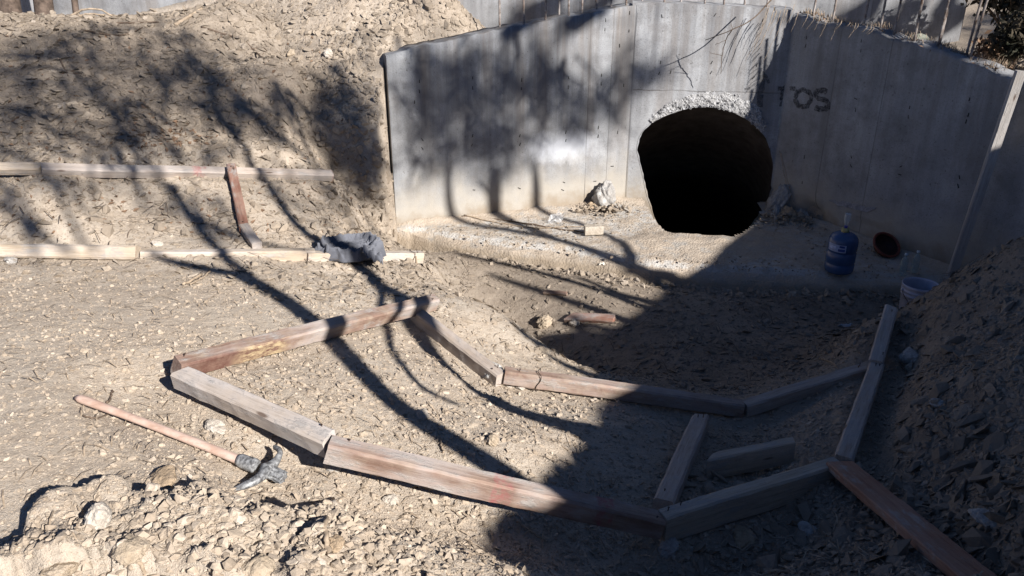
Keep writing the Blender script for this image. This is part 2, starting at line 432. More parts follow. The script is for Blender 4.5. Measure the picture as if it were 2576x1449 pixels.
def mat_ground():
    m, nt, b = mat_new('soil'); g = N(nt); v = g.coord('Object')
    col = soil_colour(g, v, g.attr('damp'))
    g.put(b.inputs['Base Color'], col); b.inputs['Roughness'].default_value = .95; b.inputs['Specular IOR Level'].default_value = .15
    h = g.math('ADD', g.math('MULTIPLY', g.vor(v, 70, 'DISTANCE_TO_EDGE'), .3), g.noise(v, 160, 4, .7))
    h = g.math('ADD', h, g.math('MULTIPLY', g.noise(v, 30, 5, .65), 1.4))
    g.put(b.inputs['Normal'], g.bump(h, .75, .012))
    return m

def mat_stone(name, a, bcol, c):
    m, nt, b = mat_new(name); g = N(nt); v = g.coord('Object')
    t = g.attr('tint')
    col = g.ramp(t, [(0., a), (.5, bcol), (1., c)])
    col = g.mix(g.ramp(g.noise(v, 60, 5, .7), [(.4, .5), (.6, 0.)]), col, tuple(x * .6 for x in bcol))
    col = g.mix(g.math('MULTIPLY', g.math('POWER', g.attr('damp'), 2.2), .62), col, (.085, .07, .057))  # stones darken with the soil, the bank's painted shade included
    g.put(b.inputs['Base Color'], col); b.inputs['Roughness'].default_value = .9; b.inputs['Specular IOR Level'].default_value = .2
    g.put(b.inputs['Normal'], g.bump(g.noise(v, 90, 5, .7), .5, .008))
    return m

def mat_rock(name, col, col2):
    m, nt, b = mat_new(name); g = N(nt); v = g.coord('Object')
    n = g.noise(v, 14, 8, .65); k = g.noise(v, 70, 5, .7)
    cc = g.mix(g.ramp(n, [(.35, 0.), (.65, 1.)]), col, col2)
    cc = g.mix(g.ramp(k, [(.35, .5), (.5, 0.)]), cc, tuple(x * .55 for x in col))
    g.put(b.inputs['Base Color'], cc); b.inputs['Roughness'].default_value = .9; b.inputs['Specular IOR Level'].default_value = .2
    g.put(b.inputs['Normal'], g.bump(g.math('ADD', n, g.math('MULTIPLY', k, .4)), .8, .02))
    return m

def mat_concrete(name, joints=(), hjoints=(), white=None, mud=0.55, seed=0.0, streak=1.0, tone=1.0):
    """local x along the wall, z up"""
    m, nt, b = mat_new(name); g = N(nt); v = g.mapping(g.coord('Object'), loc=(seed, seed * 1.7, 0)); xyz = g.sep(g.coord('Object'))
    base = g.mix(g.ramp(g.noise(v, 1.7, 6, .6), [(.35, 0.), (.68, 1.)]), tuple(tone * c for c in (.255, .262, .272)), tuple(tone * c for c in (.355, .365, .38)))
    st = g.noise(g.mapping(v, (6, 6, .4)), 1.0, 6, .6); st2 = g.noise(g.mapping(v, (19, 19, 1.1)), 1.0, 5, .6)
    top = g.rng(xyz[2], .3, 2.2, .25 * streak, streak)
    base = g.mix(g.math('MULTIPLY', g.ramp(st, [(.42, 0.), (.62, .95)]), top), base, tuple(tone * c for c in (.10, .10, .107)))
    base = g.mix(g.math('MULTIPLY', g.ramp(st2, [(.52, 0.), (.78, .3)]), top), base, tuple(tone * c for c in (.125, .115, .108)))
    stb = g.noise(g.mapping(v, (4.5, 4.5, .3), loc=(7, 3, 0)), 1.0, 6, .65)
    base = g.mix(g.math('MULTIPLY', g.ramp(stb, [(.50, 0.), (.66, .85)]), top), base, tuple(tone * c for c in (.165, .135, .11)))
    base = g.mix(g.ramp(g.noise(v, 4.2, 7, .7), [(.46, 0.), (.66, .6)]), base, tuple(tone * c for c in (.16, .155, .155)))
    base = g.mix(g.ramp(st2, [(.26, .3), (.42, 0.)]), base, tuple(tone * c for c in (.355, .365, .38)))
    fine = g.noise(v, 70, 5, .7)
    base = g.mix(g.ramp(fine, [(.36, .35), (.5, 0.)]), base, (.12, .118, .118))
    base = g.mix(g.ramp(g.noise(v, 34, 3, .5), [(.68, 0.), (.72, .6)]), base, (.085, .082, .08))
    if white:  # efflorescence patch, with sun glare painted into its white
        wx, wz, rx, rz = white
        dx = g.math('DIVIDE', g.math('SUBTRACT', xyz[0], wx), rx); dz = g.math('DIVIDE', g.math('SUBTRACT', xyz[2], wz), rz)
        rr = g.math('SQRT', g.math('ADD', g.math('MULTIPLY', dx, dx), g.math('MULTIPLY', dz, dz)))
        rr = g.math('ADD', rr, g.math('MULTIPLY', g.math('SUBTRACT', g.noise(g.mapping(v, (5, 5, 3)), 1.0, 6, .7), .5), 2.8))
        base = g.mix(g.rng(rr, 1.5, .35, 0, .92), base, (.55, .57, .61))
    mz = g.math('ADD', xyz[2], g.math('MULTIPLY', g.math('SUBTRACT', g.noise(g.mapping(v, (2.5, 2.5, 2)), 1.0, 5, .65), .5), .9))
    base = g.mix(g.rng(mz, mud + .2, mud - .2, 0, .72), base, (.40, .365, .31))
    base = g.mix(g.rng(mz, .18, -.02, 0, .8), base, (.26, .21, .155))
    edge = None
    for j in joints:
        w = g.math('ADD', j, g.math('MULTIPLY', g.math('SUBTRACT', g.noise(g.mapping(v, (0, 0, 2)), 1.0, 3), .5), .01))
        mk = g.box(xyz[0], w, .002, .006)
        edge = mk if edge is None else g.math('MAXIMUM', edge, mk)
    for j in hjoints:
        w = g.math('ADD', j, g.math('MULTIPLY', g.math('SUBTRACT', g.noise(g.mapping(v, (3, 0, 0)), 1.0, 4), .5), .05))
        mk = g.box(xyz[2], w, .003, .008)
        edge = mk if edge is None else g.math('MAXIMUM', edge, mk)
    h = g.math('ADD', g.math('MULTIPLY', fine, .6), g.math('MULTIPLY', g.noise(v, 8, 5), .8))
    if edge is not None:
        edge = g.math('MULTIPLY', edge, g.ramp(g.noise(v, 3, 4), [(.35, .25), (.6, .85)])); base = g.mix(g.math('MULTIPLY', edge, .7), base, (.09, .083, .078)); h = g.math('SUBTRACT', h, g.math('MULTIPLY', edge, 1.2))
    g.put(b.inputs['Base Color'], base); b.inputs['Roughness'].default_value = .85; b.inputs['Specular IOR Level'].default_value = .3
    g.put(b.inputs['Normal'], g.bump(h, .45, .008))
    return m

def mat_wood(name, c1, c2, pale=.3, red=(), seed=0., dust=.35, peel=None, crust=.7):
    """local x along the grain"""
    m, nt, b = mat_new(name); g = N(nt); v = g.mapping(g.coord('Object'), loc=(seed, seed * .7, seed * 1.3)); xyz = g.sep(g.coord('Object'))
    gr = g.noise(g.mapping(v, (2.2, 42, 42)), 1.0, 7, .65, .3); big = g.noise(g.mapping(v, (2.5, 7, 7)), 1.0, 5, .6); fine = g.noise(g.mapping(v, (9, 170, 170)), 1.0, 4, .7)
    col = g.mix(g.ramp(gr, [(.36, 0.), (.64, 1.)]), c1, c2)
    col = g.mix(g.ramp(fine, [(.34, .55), (.48, 0.)]), col, tuple(x * .45 for x in c1))
    col = g.mix(g.math('MULTIPLY', g.ramp(big, [(.42, 0.), (.62, 1.)]), pale), col, (.52, .485, .465))
    col = g.mix(g.ramp(g.noise(v, 11, 6, .7), [(.45, 0.), (.66, dust)]), col, (.38, .31, .235))
    cr = g.math('MULTIPLY', g.ramp(g.noise(g.mapping(v, (5, 14, 14)), 1.0, 7, .75), [(.54, 0.), (.62, 1.)]), crust)
    col = g.mix(cr, col, (.34, .32, .30))
    kn = g.vor(g.mapping(v, (2.4, 9, 9)), 1.0); col = g.mix(g.rng(kn, .10, .05, 0, .8), col, (.10, .06, .04))
    for r0, r1 in red:
        w = g.math('ADD', xyz[0], g.math('MULTIPLY', g.math('SUBTRACT', g.noise(v, 40, 4), .5), .03))
        col = g.mix(g.math('MULTIPLY', g.box(w, (r0 + r1) / 2, (r1 - r0) / 2, .012), g.ramp(g.noise(v, 22, 5, .7), [(.42, 0.), (.62, .6)])), col, (.30, .06, .075))
    if peel:
        w = g.math('ADD', xyz[0], g.math('MULTIPLY', g.math('SUBTRACT', g.noise(v, 12, 5), .5), .25))
        fl = g.math('MULTIPLY', g.box(xyz[0], peel[0] + .16, .10, .12), g.ramp(g.noise(g.mapping(v, (6, 14, 14)), 1.6, 6, .75), [(.42, 0.), (.56, 1.)]))
        bk = g.mix(g.ramp(g.noise(v, 18, 6, .7), [(.40, 0.), (.62, .55)]), (.125, .06, .046), (.25, .165, .125)); bk = g.mix(fl, bk, (.46, .36, .22))
        col = g.mix(g.math('MULTIPLY', g.box(w, peel[0], peel[1], .1), g.rng(xyz[1], -.02, -.042)), col, bk)
    g.put(b.inputs['Base Color'], col); b.inputs['Roughness'].default_value = .78; b.inputs['Specular IOR Level'].default_value = .3
    g.put(b.inputs['Normal'], g.bump(g.math('ADD', g.math('ADD', gr, g.math('MULTIPLY', fine, .6)), cr), .6, .005))
    return m

def mat_plain(name, col, rough=.6, spec=.4, metal=0., var=.25, scale=25, bump=.15, col2=None, trans=0., alpha=None):
    m, nt, b = mat_new(name); g = N(nt); v = g.coord('Object')
    n = g.noise(v, scale, 6, .65)
    cc = g.mix(g.ramp(n, [(.35, 0.), (.65, 1.)]), tuple(x * (1 - var) for x in col), col2 or tuple(min(1, x * (1 + var)) for x in col))
    g.put(b.inputs['Base Color'], cc); b.inputs['Roughness'].default_value = rough; b.inputs['Specular IOR Level'].default_value = spec; b.inputs['Metallic'].default_value = metal
    if trans: b.inputs['Transmission Weight'].default_value = trans; b.inputs['IOR'].default_value = 1.2
    if alpha is not None: b.inputs['Alpha'].default_value = alpha
    if bump: g.put(b.inputs['Normal'], g.bump(g.noise(v, scale * 3, 5, .7), bump, .004))
    return m

M_soil = mat_ground()
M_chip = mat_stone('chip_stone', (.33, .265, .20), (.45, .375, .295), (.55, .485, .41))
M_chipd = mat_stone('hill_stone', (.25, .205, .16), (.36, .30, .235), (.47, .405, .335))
M_pale = mat_rock('pale_rock', (.43, .38, .32), (.55, .50, .44))
M_tan = mat_rock('clod_earth', (.36, .29, .21), (.45, .375, .29))
M_grey = mat_rock('grey_rock', (.30, .28, .26), (.46, .44, .41))
M_brown = mat_rock('brown_rock', (.32, .24, .16), (.44, .34, .24))
M_bark = mat_plain('bark', (.10, .075, .06), .9, .2, var=.5, scale=14, bump=.8)
M_dry = mat_plain('dry_twig', (.33, .26, .19), .85, .2, var=.35, scale=30, bump=.3)
M_dkwood = mat_plain('dark_twig', (.13, .095, .07), .85, .2, var=.35, scale=30, bump=.3)
M_leaf = mat_plain('evergreen_leaf', (.045, .085, .03), .6, .3, var=.5, scale=3, bump=0)
M_dleaf = mat_plain('dry_leaf', (.20, .13, .085), .8, .2, var=.5, scale=6, bump=0)
M_dark = mat_plain('shadow_groove', (.035, .033, .03), .9, .1, var=.3, bump=0)
M_rust = mat_plain('rusty_bar', (.14, .09, .065), .8, .3, var=.3, scale=16, bump=.5, col2=(.36, .33, .31))

# ------------------------------------------------------------------ ground
ny, nx = MX.shape
idx = np.arange(nx * ny, dtype=np.int32).reshape(ny, nx)
quads = np.stack([idx[:-1, :-1], idx[:-1, 1:], idx[1:, 1:], idx[1:, :-1]], -1).reshape(-1, 4)
quads = quads[~PIPE_GAP[:-1, :-1].ravel()]
darkeng = np.clip(DP + .0, 0, 1)  # one mask for moist ground and the bank's painted shade
me = mesh_np('ground', np.stack([MX, MY, ZG], -1).reshape(-1, 3), quads, True, {'damp': darkeng.ravel()})
ground = tag(link('ground', me, M_soil), kind='structure')

# ------------------------------------------------------------------ stone chips (countless)
def hull(n, flat, seed):
    r = np.random.default_rng(seed); bm = bmesh.new()
    for _ in range(n):
        d = r.normal(size=3); d /= np.linalg.norm(d)
        bm.verts.new(d * np.array([1, r.uniform(.65, .9), flat]) * r.uniform(.8, 1.1))
    bmesh.ops.convex_hull(bm, input=bm.verts)
    for v in [v for v in bm.verts if not v.link_faces]: bm.verts.remove(v)
    bmesh.ops.triangulate(bm, faces=bm.faces); bm.verts.index_update()
    V = np.array([v.co[:] for v in bm.verts]); Fc = np.array([[v.index for v in f.verts] for f in bm.faces]); bm.free()
    return V, Fc
CHIPS = [hull(10, .5, 100 + i) for i in range(6)] + [hull(11, .28, 200 + i) for i in range(6)] + [hull(13, .75, 300 + i) for i in range(4)]

def normals(x, y):
    e = .05
    gx = (hgt(x + e, y, Z0) - hgt(x - e, y, Z0)) / (2 * e); gy = (hgt(x, y + e, Z0) - hgt(x, y - e, Z0)) / (2 * e)
    n = np.stack([-gx, -gy, np.ones_like(gx)], -1)
    return n / np.linalg.norm(n, axis=1)[:, None]

def scatter(name, x, y, z, size, protos, mat, nrm, sink=.25, tilt=.35, tint=None, damp=None):
    N_ = len(x); which = RNG.integers(0, len(protos), N_); yaw = RNG.uniform(0, 2 * np.pi, N_)
    nn = nrm + RNG.normal(0, tilt, (N_, 3)); nn /= np.linalg.norm(nn, axis=1)[:, None]
    t1 = np.stack([np.cos(yaw), np.sin(yaw), np.zeros(N_)], -1); t1 -= nn * (t1 * nn).sum(1)[:, None]; t1 /= np.linalg.norm(t1, axis=1)[:, None]
    t2 = np.cross(nn, t1); asp = RNG.uniform(.7, 1.3, N_); thick = RNG.uniform(.7, 1.3, N_)
    tn = np.clip(RNG.beta(2.2, 2.6, N_) * .85 + .3 * (RNG.uniform(0, 1, N_) < .05), 0, 1) if tint is None else tint
    dm = hgt(x, y, DP) if damp is None else np.full(N_, damp)
    Vs, Fs, As, Ds, off = [], [], [], [], 0
    for k, (pv, pf) in enumerate(protos):
        m = np.nonzero(which == k)[0]
        if not len(m): continue
        loc = pv[None] * np.stack([asp[m], 1 / asp[m], thick[m]], -1)[:, None, :] * size[m, None, None]
        lift = (0.5 - sink) * .5 * size[m]
        w = loc[..., 0:1] * t1[m, None] + loc[..., 1:2] * t2[m, None] + loc[..., 2:3] * nn[m, None]
        w += np.stack([x[m], y[m], z[m] + lift], -1)[:, None]
        Vs.append(w.reshape(-1, 3)); Fs.append((pf[None] + (np.arange(len(m)) * len(pv))[:, None, None] + off).reshape(-1, 3))
        As.append(np.repeat(tn[m], len(pv))); Ds.append(np.repeat(dm[m], len(pv))); off += len(m) * len(pv)
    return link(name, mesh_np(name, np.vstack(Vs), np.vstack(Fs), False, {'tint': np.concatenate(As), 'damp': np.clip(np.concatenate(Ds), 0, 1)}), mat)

def in_view(x, y, z, m=60):
    P = np.stack([x, y, z], -1); u, v, d = proj(P)
    return (d > .5) & (u > -m) & (u < W2 + m) & (v > -m) & (v < 1449 + m * 2)

GI = lambda G, x, y: hgt(x, y, G)
# sample evenly over the picture's ground rather than over the plan, thinned by roughness
def sample(n, ylo, yhi, pw, lo, hi, al):
    y = ylo + (yhi - ylo) * RNG.uniform(0, 1, n) ** pw; x = RNG.uniform(-1, 1, n) * (.75 * y + .9)
    z = hgt(x, y); r = GI(RG, x, y)
    ywl = np.interp(x, [WL[0], J1[0], J2[0], WE[0]], [WL[1], J1[1], J2[1], WE[1]])
    keep = in_view(x, y, z) & ~((x > WL[0] - .03) & (x < WE[0] + .2) & (np.abs(y - ywl - .1) < .32)) & ~in_poly(x, y, MOUTH_POLY) & (RNG.uniform(0, 1, n) < np.clip(.12 + r * (.35 + .9 * vnoise(x * 2.2, y * 2.2, 61)), 0, 1)) & ~in_poly(x, y, SLAB_POLY)
    x, y, z, r = x[keep], y[keep], z[keep], r[keep]
    s = lo * (RNG.uniform(0, 1, len(x)) ** (-1 / al)); s = np.minimum(s, hi) * (.6 + .5 * r)
    return x, y, z, s
x, y, z, s = sample(300000, 1.6, 4.9, 1.1, .0026, .022, 1.85)
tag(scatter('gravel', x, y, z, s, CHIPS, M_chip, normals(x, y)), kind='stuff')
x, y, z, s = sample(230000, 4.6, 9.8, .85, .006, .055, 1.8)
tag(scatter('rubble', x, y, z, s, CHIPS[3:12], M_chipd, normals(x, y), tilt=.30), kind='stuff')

# stones on the steep cuts and the big flat ones of the right bank
def steep(name, n, boxes, lo, hi, al, mat, protos):
    Q = []
    for x0, x1, y0, y1, w in boxes:
        for _ in range(int(n * w)): Q.append(hit(random.uniform(x0, x1), random.uniform(y0, y1), True, ZG))
    Q = np.array(Q); Q = Q[(Q[:, 1] < 10.5) & ~in_poly(Q[:, 0], Q[:, 1], SLAB_POLY)]; s = np.minimum(lo * RNG.uniform(0, 1, len(Q)) ** (-1 / al), hi)
    tag(scatter(name, Q[:, 0], Q[:, 1], Q[:, 2], s, protos, mat, normals(Q[:, 0], Q[:, 1]), tilt=.5), kind='stuff')
steep('scree', 3600, [(790, 1000, 60, 600, .42), (980, 1200, 0, 130, .16), (0, 980, 20, 600, .42)], .010, .06, 1.7, M_chipd, CHIPS)
steep('bank_stones', 900, [(1700, 2576, 1180, 1449, .45), (2250, 2576, 700, 1449, .55)], .016, .07, 1.8, M_chipd, CHIPS[:12])
steep('fine_scree', 2200, [(780, 1000, 80, 600, .7), (980, 1190, 0, 110, .3)], .005, .02, 1.6, M_chip, CHIPS)

# ------------------------------------------------------------------ concrete apron
SLAB_HOLE = MOUTH_HOLE
def slab():
    bm = bmesh.new(); fr = np.array(SLAB_FRONT)
    n = 230; t = np.linspace(0, len(fr) - 1, n); fx = np.interp(t, np.arange(len(fr)), fr[:, 0]); fy = np.interp(t, np.arange(len(fr)), fr[:, 1])
    fy = fy + .07 * fbm(fx * 3, fx * 0, 5) + .02 * fbm(fx * 16, fx * 0, 6)
    rows = []; holes = []
    nb = 90
    for j in range(nb + 1):
        f = (j / nb) ** 1.3
        bx = np.interp(fx, [-1.45, -1.3, 1.41, 3.1, 4.34, 4.6], [-1.46, -1.3, 1.41, 3.1, 4.4, 4.62]); by = np.interp(fx, [-1.45, -1.3, 1.41, 3.1, 4.34, 4.6], [8.62, 8.66, 9.62, 9.42, 7.3, 7.0])
        X = fx * (1 - f) + bx * f; Y = fy * (1 - f) + by * f
        mound = .05 * np.exp(-(((X - 2.0) / .8) ** 2 + ((Y - 8.0) / .35) ** 2)) + .05 * np.exp(-((Y - np.interp(X, [WL[0], J1[0], J2[0], WE[0]], [WL[1], J1[1], J2[1], WE[1]])) / .14) ** 2)
        Zs = .035 * fbm(X * 3, Y * 3, 8) + .022 * fbm(X * 14, Y * 14, 9, 3) + mound * (.6 + .8 * vnoise(X * 4, Y * 4, 12))
        dfr = np.hypot(X - fx, Y - fy); Zs -= .075 * (1 - smooth(0, .20, dfr)) * (.5 + vnoise(X * 2.5, X * 0 + .3, 19))
        if j == 0: Zs -= .006
        holes.append(in_poly(X, Y, SLAB_HOLE))
        rows.append([bm.verts.new(c) for c in zip(X, Y, Zs)])
    low = []
    for jj, (dy, dz) in enumerate([(-.012, -.085), (-.035, -.12), (-.10, -.165), (-.12, -.30)]):
        low.insert(0, [bm.verts.new((a, b + dy + .03 * float(vnoise(np.array(a * 9), np.array(jj * 1.)) - .5), dz)) for a, b in zip(fx, fy)])
    holes = [np.zeros(n, bool)] * len(low) + holes
    rows = low + rows
    for r_, (a, b) in enumerate(zip(rows[:-1], rows[1:])):
        for i in range(n - 1):
            if not holes[r_ + 1][i]: bm.faces.new((a[i], a[i + 1], b[i + 1], b[i]))
    return from_bm('concrete_apron', bm, True)
def mat_apron():
    m, nt, b = mat_new('dusty_apron'); g = N(nt); v = g.coord('Object'); xyz = g.sep(v)
    soil = soil_colour(g, v, .28)
    con = g.mix(g.noise(v, 6, 5), (.27, .26, .24), (.40, .385, .365))
    f = g.ramp(g.noise(v, 5, 6, .7), [(.52, 0.), (.62, .7)])
    col = g.mix(f, soil, con)
    edge = g.math('MULTIPLY', g.box(xyz[2], -.02, .016, .012), g.ramp(g.noise(v, 9, 5, .7), [(.42, 0.), (.55, .8)]))
    col = g.mix(edge, col, (.46, .45, .43))
    col = g.mix(g.rng(xyz[2], -.05, -.12, 0, .75), col, (.22, .175, .125))
    g.put(b.inputs['Base Color'], col); b.inputs['Roughness'].default_value = .92; b.inputs['Specular IOR Level'].default_value = .2
    g.put(b.inputs['Normal'], g.bump(g.math('ADD', g.noise(v, 60, 6, .7), g.vor(v, 45)), .6, .012))
    return m
tag(link('concrete_apron', slab(), mat_apron()), kind='structure')
# grit lying on the apron and along its foot
n = 9000; x = RNG.uniform(-1.4, 4.4, n); y = RNG.uniform(6.9, 9.6, n); k = in_poly(x, y, SLAB_POLY)
yw = np.interp(x, [WL[0], J1[0], J2[0], WE[0]], [WL[1], J1[1], J2[1], WE[1]]); k &= (y < yw - .02) & ~in_poly(x, y, MOUTH_POLY) & (RNG.uniform(0, 1, n) < .25 + .75 * vnoise(x * 2, y * 2, 71))
x, y = x[k][:2200], y[k][:2200]; s = np.minimum(.0045 * RNG.uniform(0, 1, len(x)) ** (-.5), .02)
tag(scatter('grit', x, y, .01 + .035 * fbm(x * 3, y * 3, 8), s, CHIPS, M_chipd, np.tile([0, 0, 1.], (len(x), 1)), damp=.1), kind='stuff')
qx, qy = np.concatenate([RNG.normal(1.08, .16, 260), RNG.normal(3.15, .25, 320)]), np.concatenate([RNG.normal(9.14, .12, 260), RNG.normal(8.85, .18, 320)])
kq = ~in_poly(qx, qy, MOUTH_POLY); qx, qy = qx[kq], qy[kq]
tag(scatter('mortar_crumbs', qx, qy, RNG.uniform(0, .07, len(qx)), np.minimum(.012 * RNG.uniform(0, 1, len(qx)) ** (-.5), .05), CHIPS, M_chipd, np.tile([0, 0, 1.], (len(qx), 1)), damp=.2), kind='stuff')
fx = RNG.uniform(-.9, 4.1, 1500); fyy = np.interp(fx, [a for a, _ in SLAB_FRONT], [b for _, b in SLAB_FRONT]) - .04 - np.abs(RNG.normal(0, .11, 1500))
s = np.minimum(.009 * RNG.uniform(0, 1, 1500) ** (-.6), .05)
tag(scatter('spoil', fx, fyy, hgt(fx, fyy), s, CHIPS, M_chipd, np.tile([0, 0, 1.], (1500, 1)), sink=.1, damp=.45), kind='stuff')

# ------------------------------------------------------------------ culvert headwall
culvert = empty('culvert_headwall', (1.8, 9.3, 0), 'grey concrete culvert headwall with a round pipe mouth and two splayed wing walls', 'culvert')
def local(A, B):
    u = (B - A) / np.linalg.norm(B - A)
    return Matrix(((u[0], -u[1], 0, A[0]), (u[1], u[0], 0, A[1]), (0, 0, 1, 0), (0, 0, 0, 1))), u, np.linalg.norm(B - A)

def to_wall(A, B, px, py):
    """picture point -> (s along the wall, z) on the wall's front plane"""
    u = (B - A) / np.linalg.norm(B - A); nrm = np.array([u[1], -u[0]]); d = ray(px, py)
    t = ((A - CAM[:2]) @ nrm) / (d[:2] @ nrm); Q = CAM + d * t
    return float((Q[:2] - A) @ u), float(Q[2])

def c2(x, y): return (1100 + x * .42785) / 1.26708, y * .42785 / 1.26708
def c3(x, y): return (2164 + x * .42785) / 1.26708, y * .42785 / 1.26708

def tie(mb, s, z, L=.035, w=.009, rot=0.0):
    a = math.radians(rot); V = []
    for dx, dz in ((-w / 2, -L / 2), (w / 2, -L / 2), (w * .35, L / 2), (-w * .4, L / 2)):
        x_ = dx * math.cos(a) - dz * math.sin(a); z_ = dx * math.sin(a) + dz * math.cos(a)
        V += [(s + x_, .004, z + z_), (s + x_, -.0035, z + z_)]
    mb.add(V, [(0, 2, 3, 1), (2, 4, 5, 3), (4, 6, 7, 5), (6, 0, 1, 7), (1, 3, 5, 7)], 1)

def wing(A, B, tops, thick, marks, mat, n=90, nz=26, zb=-.35, topjit=.02, seed=0, extra0=0., extra1=0., base_cut=None):
    M, u, L = local(A, B); mb = MB()
    xs = np.linspace(-extra0, L + extra1, n); zt = np.interp(xs, [t[0] for t in tops], [t[1] for t in tops]) + topjit * 2 * fbm(xs * 5, xs * 0 + seed, 21, 5)
    V = []; rows = []
    for j in range(nz):
        f = j / (nz - 1); Zr = zb + (zt - zb) * f
        Yr = .012 * fbm(xs * 2.2, Zr * 2.2 + seed, 23, 3) + (.022 * np.abs(fbm(xs * 9, xs * 0 + seed, 24)) if j == nz - 1 else 0)
        if base_cut is not None: Yr = Yr + base_cut(xs, Zr)
        rows.append(len(V)); V += list(zip(xs, Yr, Zr))
    zt2 = zt + topjit * fbm(xs * 8, xs * 0 + 4 + seed, 25, 4)
    for k_, (yy, zz) in enumerate(((thick * .3, zt + topjit * 2.4 * fbm(xs * 11, xs * 0 + 9 + seed, 26, 4)), (thick * .65, zt + topjit * 2.4 * fbm(xs * 13, xs * 0 + 19 + seed, 27, 4)), (thick, zt2), (thick, np.full(n, zb)))):
        rows.append(len(V)); V += list(zip(xs, np.full(n, yy), zz))
    Fc = []
    for a, b in zip(rows[:-1], rows[1:]):
        for i in range(n - 1): Fc.append((a + i, a + i + 1, b + i + 1, b + i))
    Fc.append(tuple(r for r in rows)[::-1]); Fc.append(tuple(r + n - 1 for r in rows))
    mb.add(V, Fc, 0)
    for mk in marks: tie(mb, *mk)
    o = mb.build('wing_wall', [mat, M_dark], culvert, False); o.matrix_parent_inverse = culvert.matrix_basis.inverted(); o.matrix_basis = M
    for p in o.data.polygons: p.use_smooth = len(p.vertices) == 4 and p.material_index == 0
    return o

culvert_inv = Matrix.Translation(culvert.location).inverted()
def marks_from(A, B, lst):
    out = []
    for q in lst:
        (px, py), rot = q[0], (q[1] if len(q) > 1 else RNG.uniform(-12, 12)); s_, z_ = to_wall(A, B, px, py); out.append((s_, z_, RNG.uniform(.03, .042), .009, rot))
    return out
ml = [c2(*q) for q in [(553,605),(553,680),(950,580),(950,655),(1316,595),(1313,660),(1665,580),(1662,650),(1910,560),(1907,625),(2075,635),(2120,95),(1940,150),(1935,220),(2115,230),(2045,340),(516,760)]]
ml = [(q, RNG.uniform(-5, 5)) for q in ml] + [(c2(*q), r) for q, r in [((575,1040),32),((575,1105),32),((950,1010),-12),((945,1080),-18),((1302,1010),-15),((1303,1075),-18),((1645,985),-14),((1645,1045),-14),((1887,950),-8),((1885,1015),-8),((2030,985),-10),((1990,1238),85),((1630,1358),60),((960,1415),80),((1297,1402),60),((1620,1415),60),((1860,1350),85)]]
mr = [(c3(*q),) for q in [(945,340),(950,280),(1360,305),(1357,378),(1318,820),(1720,800),(1710,870),(2157,855),(2140,905),(2165,740),(935,1170),(920,1360)]] + [(c3(*q), r) for q, r in [((1318,735),80),((1285,1170),30),((1283,1235),45),((1655,1240),-50),((1645,1300),85),((2090,1320),20),((2080,1385),25)]]
mh = [(c3(*q), r) for q, r in [((270,110),-32),((625,150),-15),((245,465),-25),((240,540),-28),((580,485),-8),((555,580),-45),((715,65),0)]] + [(c2(*q), r) for q, r in [((2360,120),20),((2350,465),-10),((2340,545),-20),((2425,538),-15)]]

tl = [to_wall(WL, J1, px, py) for px, py in [(972,140),(1060,119),(1160,98),(1250,76),(1400,50),(1500,30),(1606,11)]]
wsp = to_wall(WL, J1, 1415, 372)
jl = [to_wall(WL, J1, *c2(1810, 700))[0], to_wall(WL, J1, *c2(1985, 500))[0], to_wall(WL, J1, *c2(1010, 500))[0]]
M_wl = mat_concrete('wall_concrete_salt_glare', joints=jl[:2] + [2.848], white=(wsp[0], wsp[1], .36, .14), mud=.42, seed=3.1, streak=.9)
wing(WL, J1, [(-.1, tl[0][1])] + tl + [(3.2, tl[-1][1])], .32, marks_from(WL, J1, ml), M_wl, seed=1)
tr = [to_wall(J2, WE, px, py) for px, py in [(1998,32),(2040,48),(2100,62),(2170,70),(2250,95),(2330,118),(2420,150),(2500,176),(2562,196)]]
tr = [(max(a, 0), b) for a, b in tr]; LR = np.linalg.norm(WE - J2)
jr = [to_wall(J2, WE, *c3(1170, 350))[0], to_wall(J2, WE, *c3(1110, 1050))[0], to_wall(J2, WE, *c3(1560, 500))[0]]
M_wr = mat_concrete('wall_concrete_grey', joints=[(jr[0] + jr[1]) / 2, jr[2]], mud=.36, seed=9.3, streak=.5)
cav = to_wall(J2, WE, 2040, 520)
def base_cut(xs, Z):
    return .16 * np.exp(-(((xs - cav[0]) / .16) ** 2 + ((Z - .05) / .13) ** 2)) + .03 * (Z < .22) * smooth(.5, .9, vnoise(xs * 4, Z * 0, 3))
wr = wing(J2, WE, [(-.1, tr[0][1])] + tr + [(LR + .2, tr[-1][1]), (LR + 1.4, tr[-1][1] - .3)], .22, marks_from(J2, WE, mr), M_wr, seed=5, base_cut=base_cut, nz=60, topjit=.03, extra1=1.35)

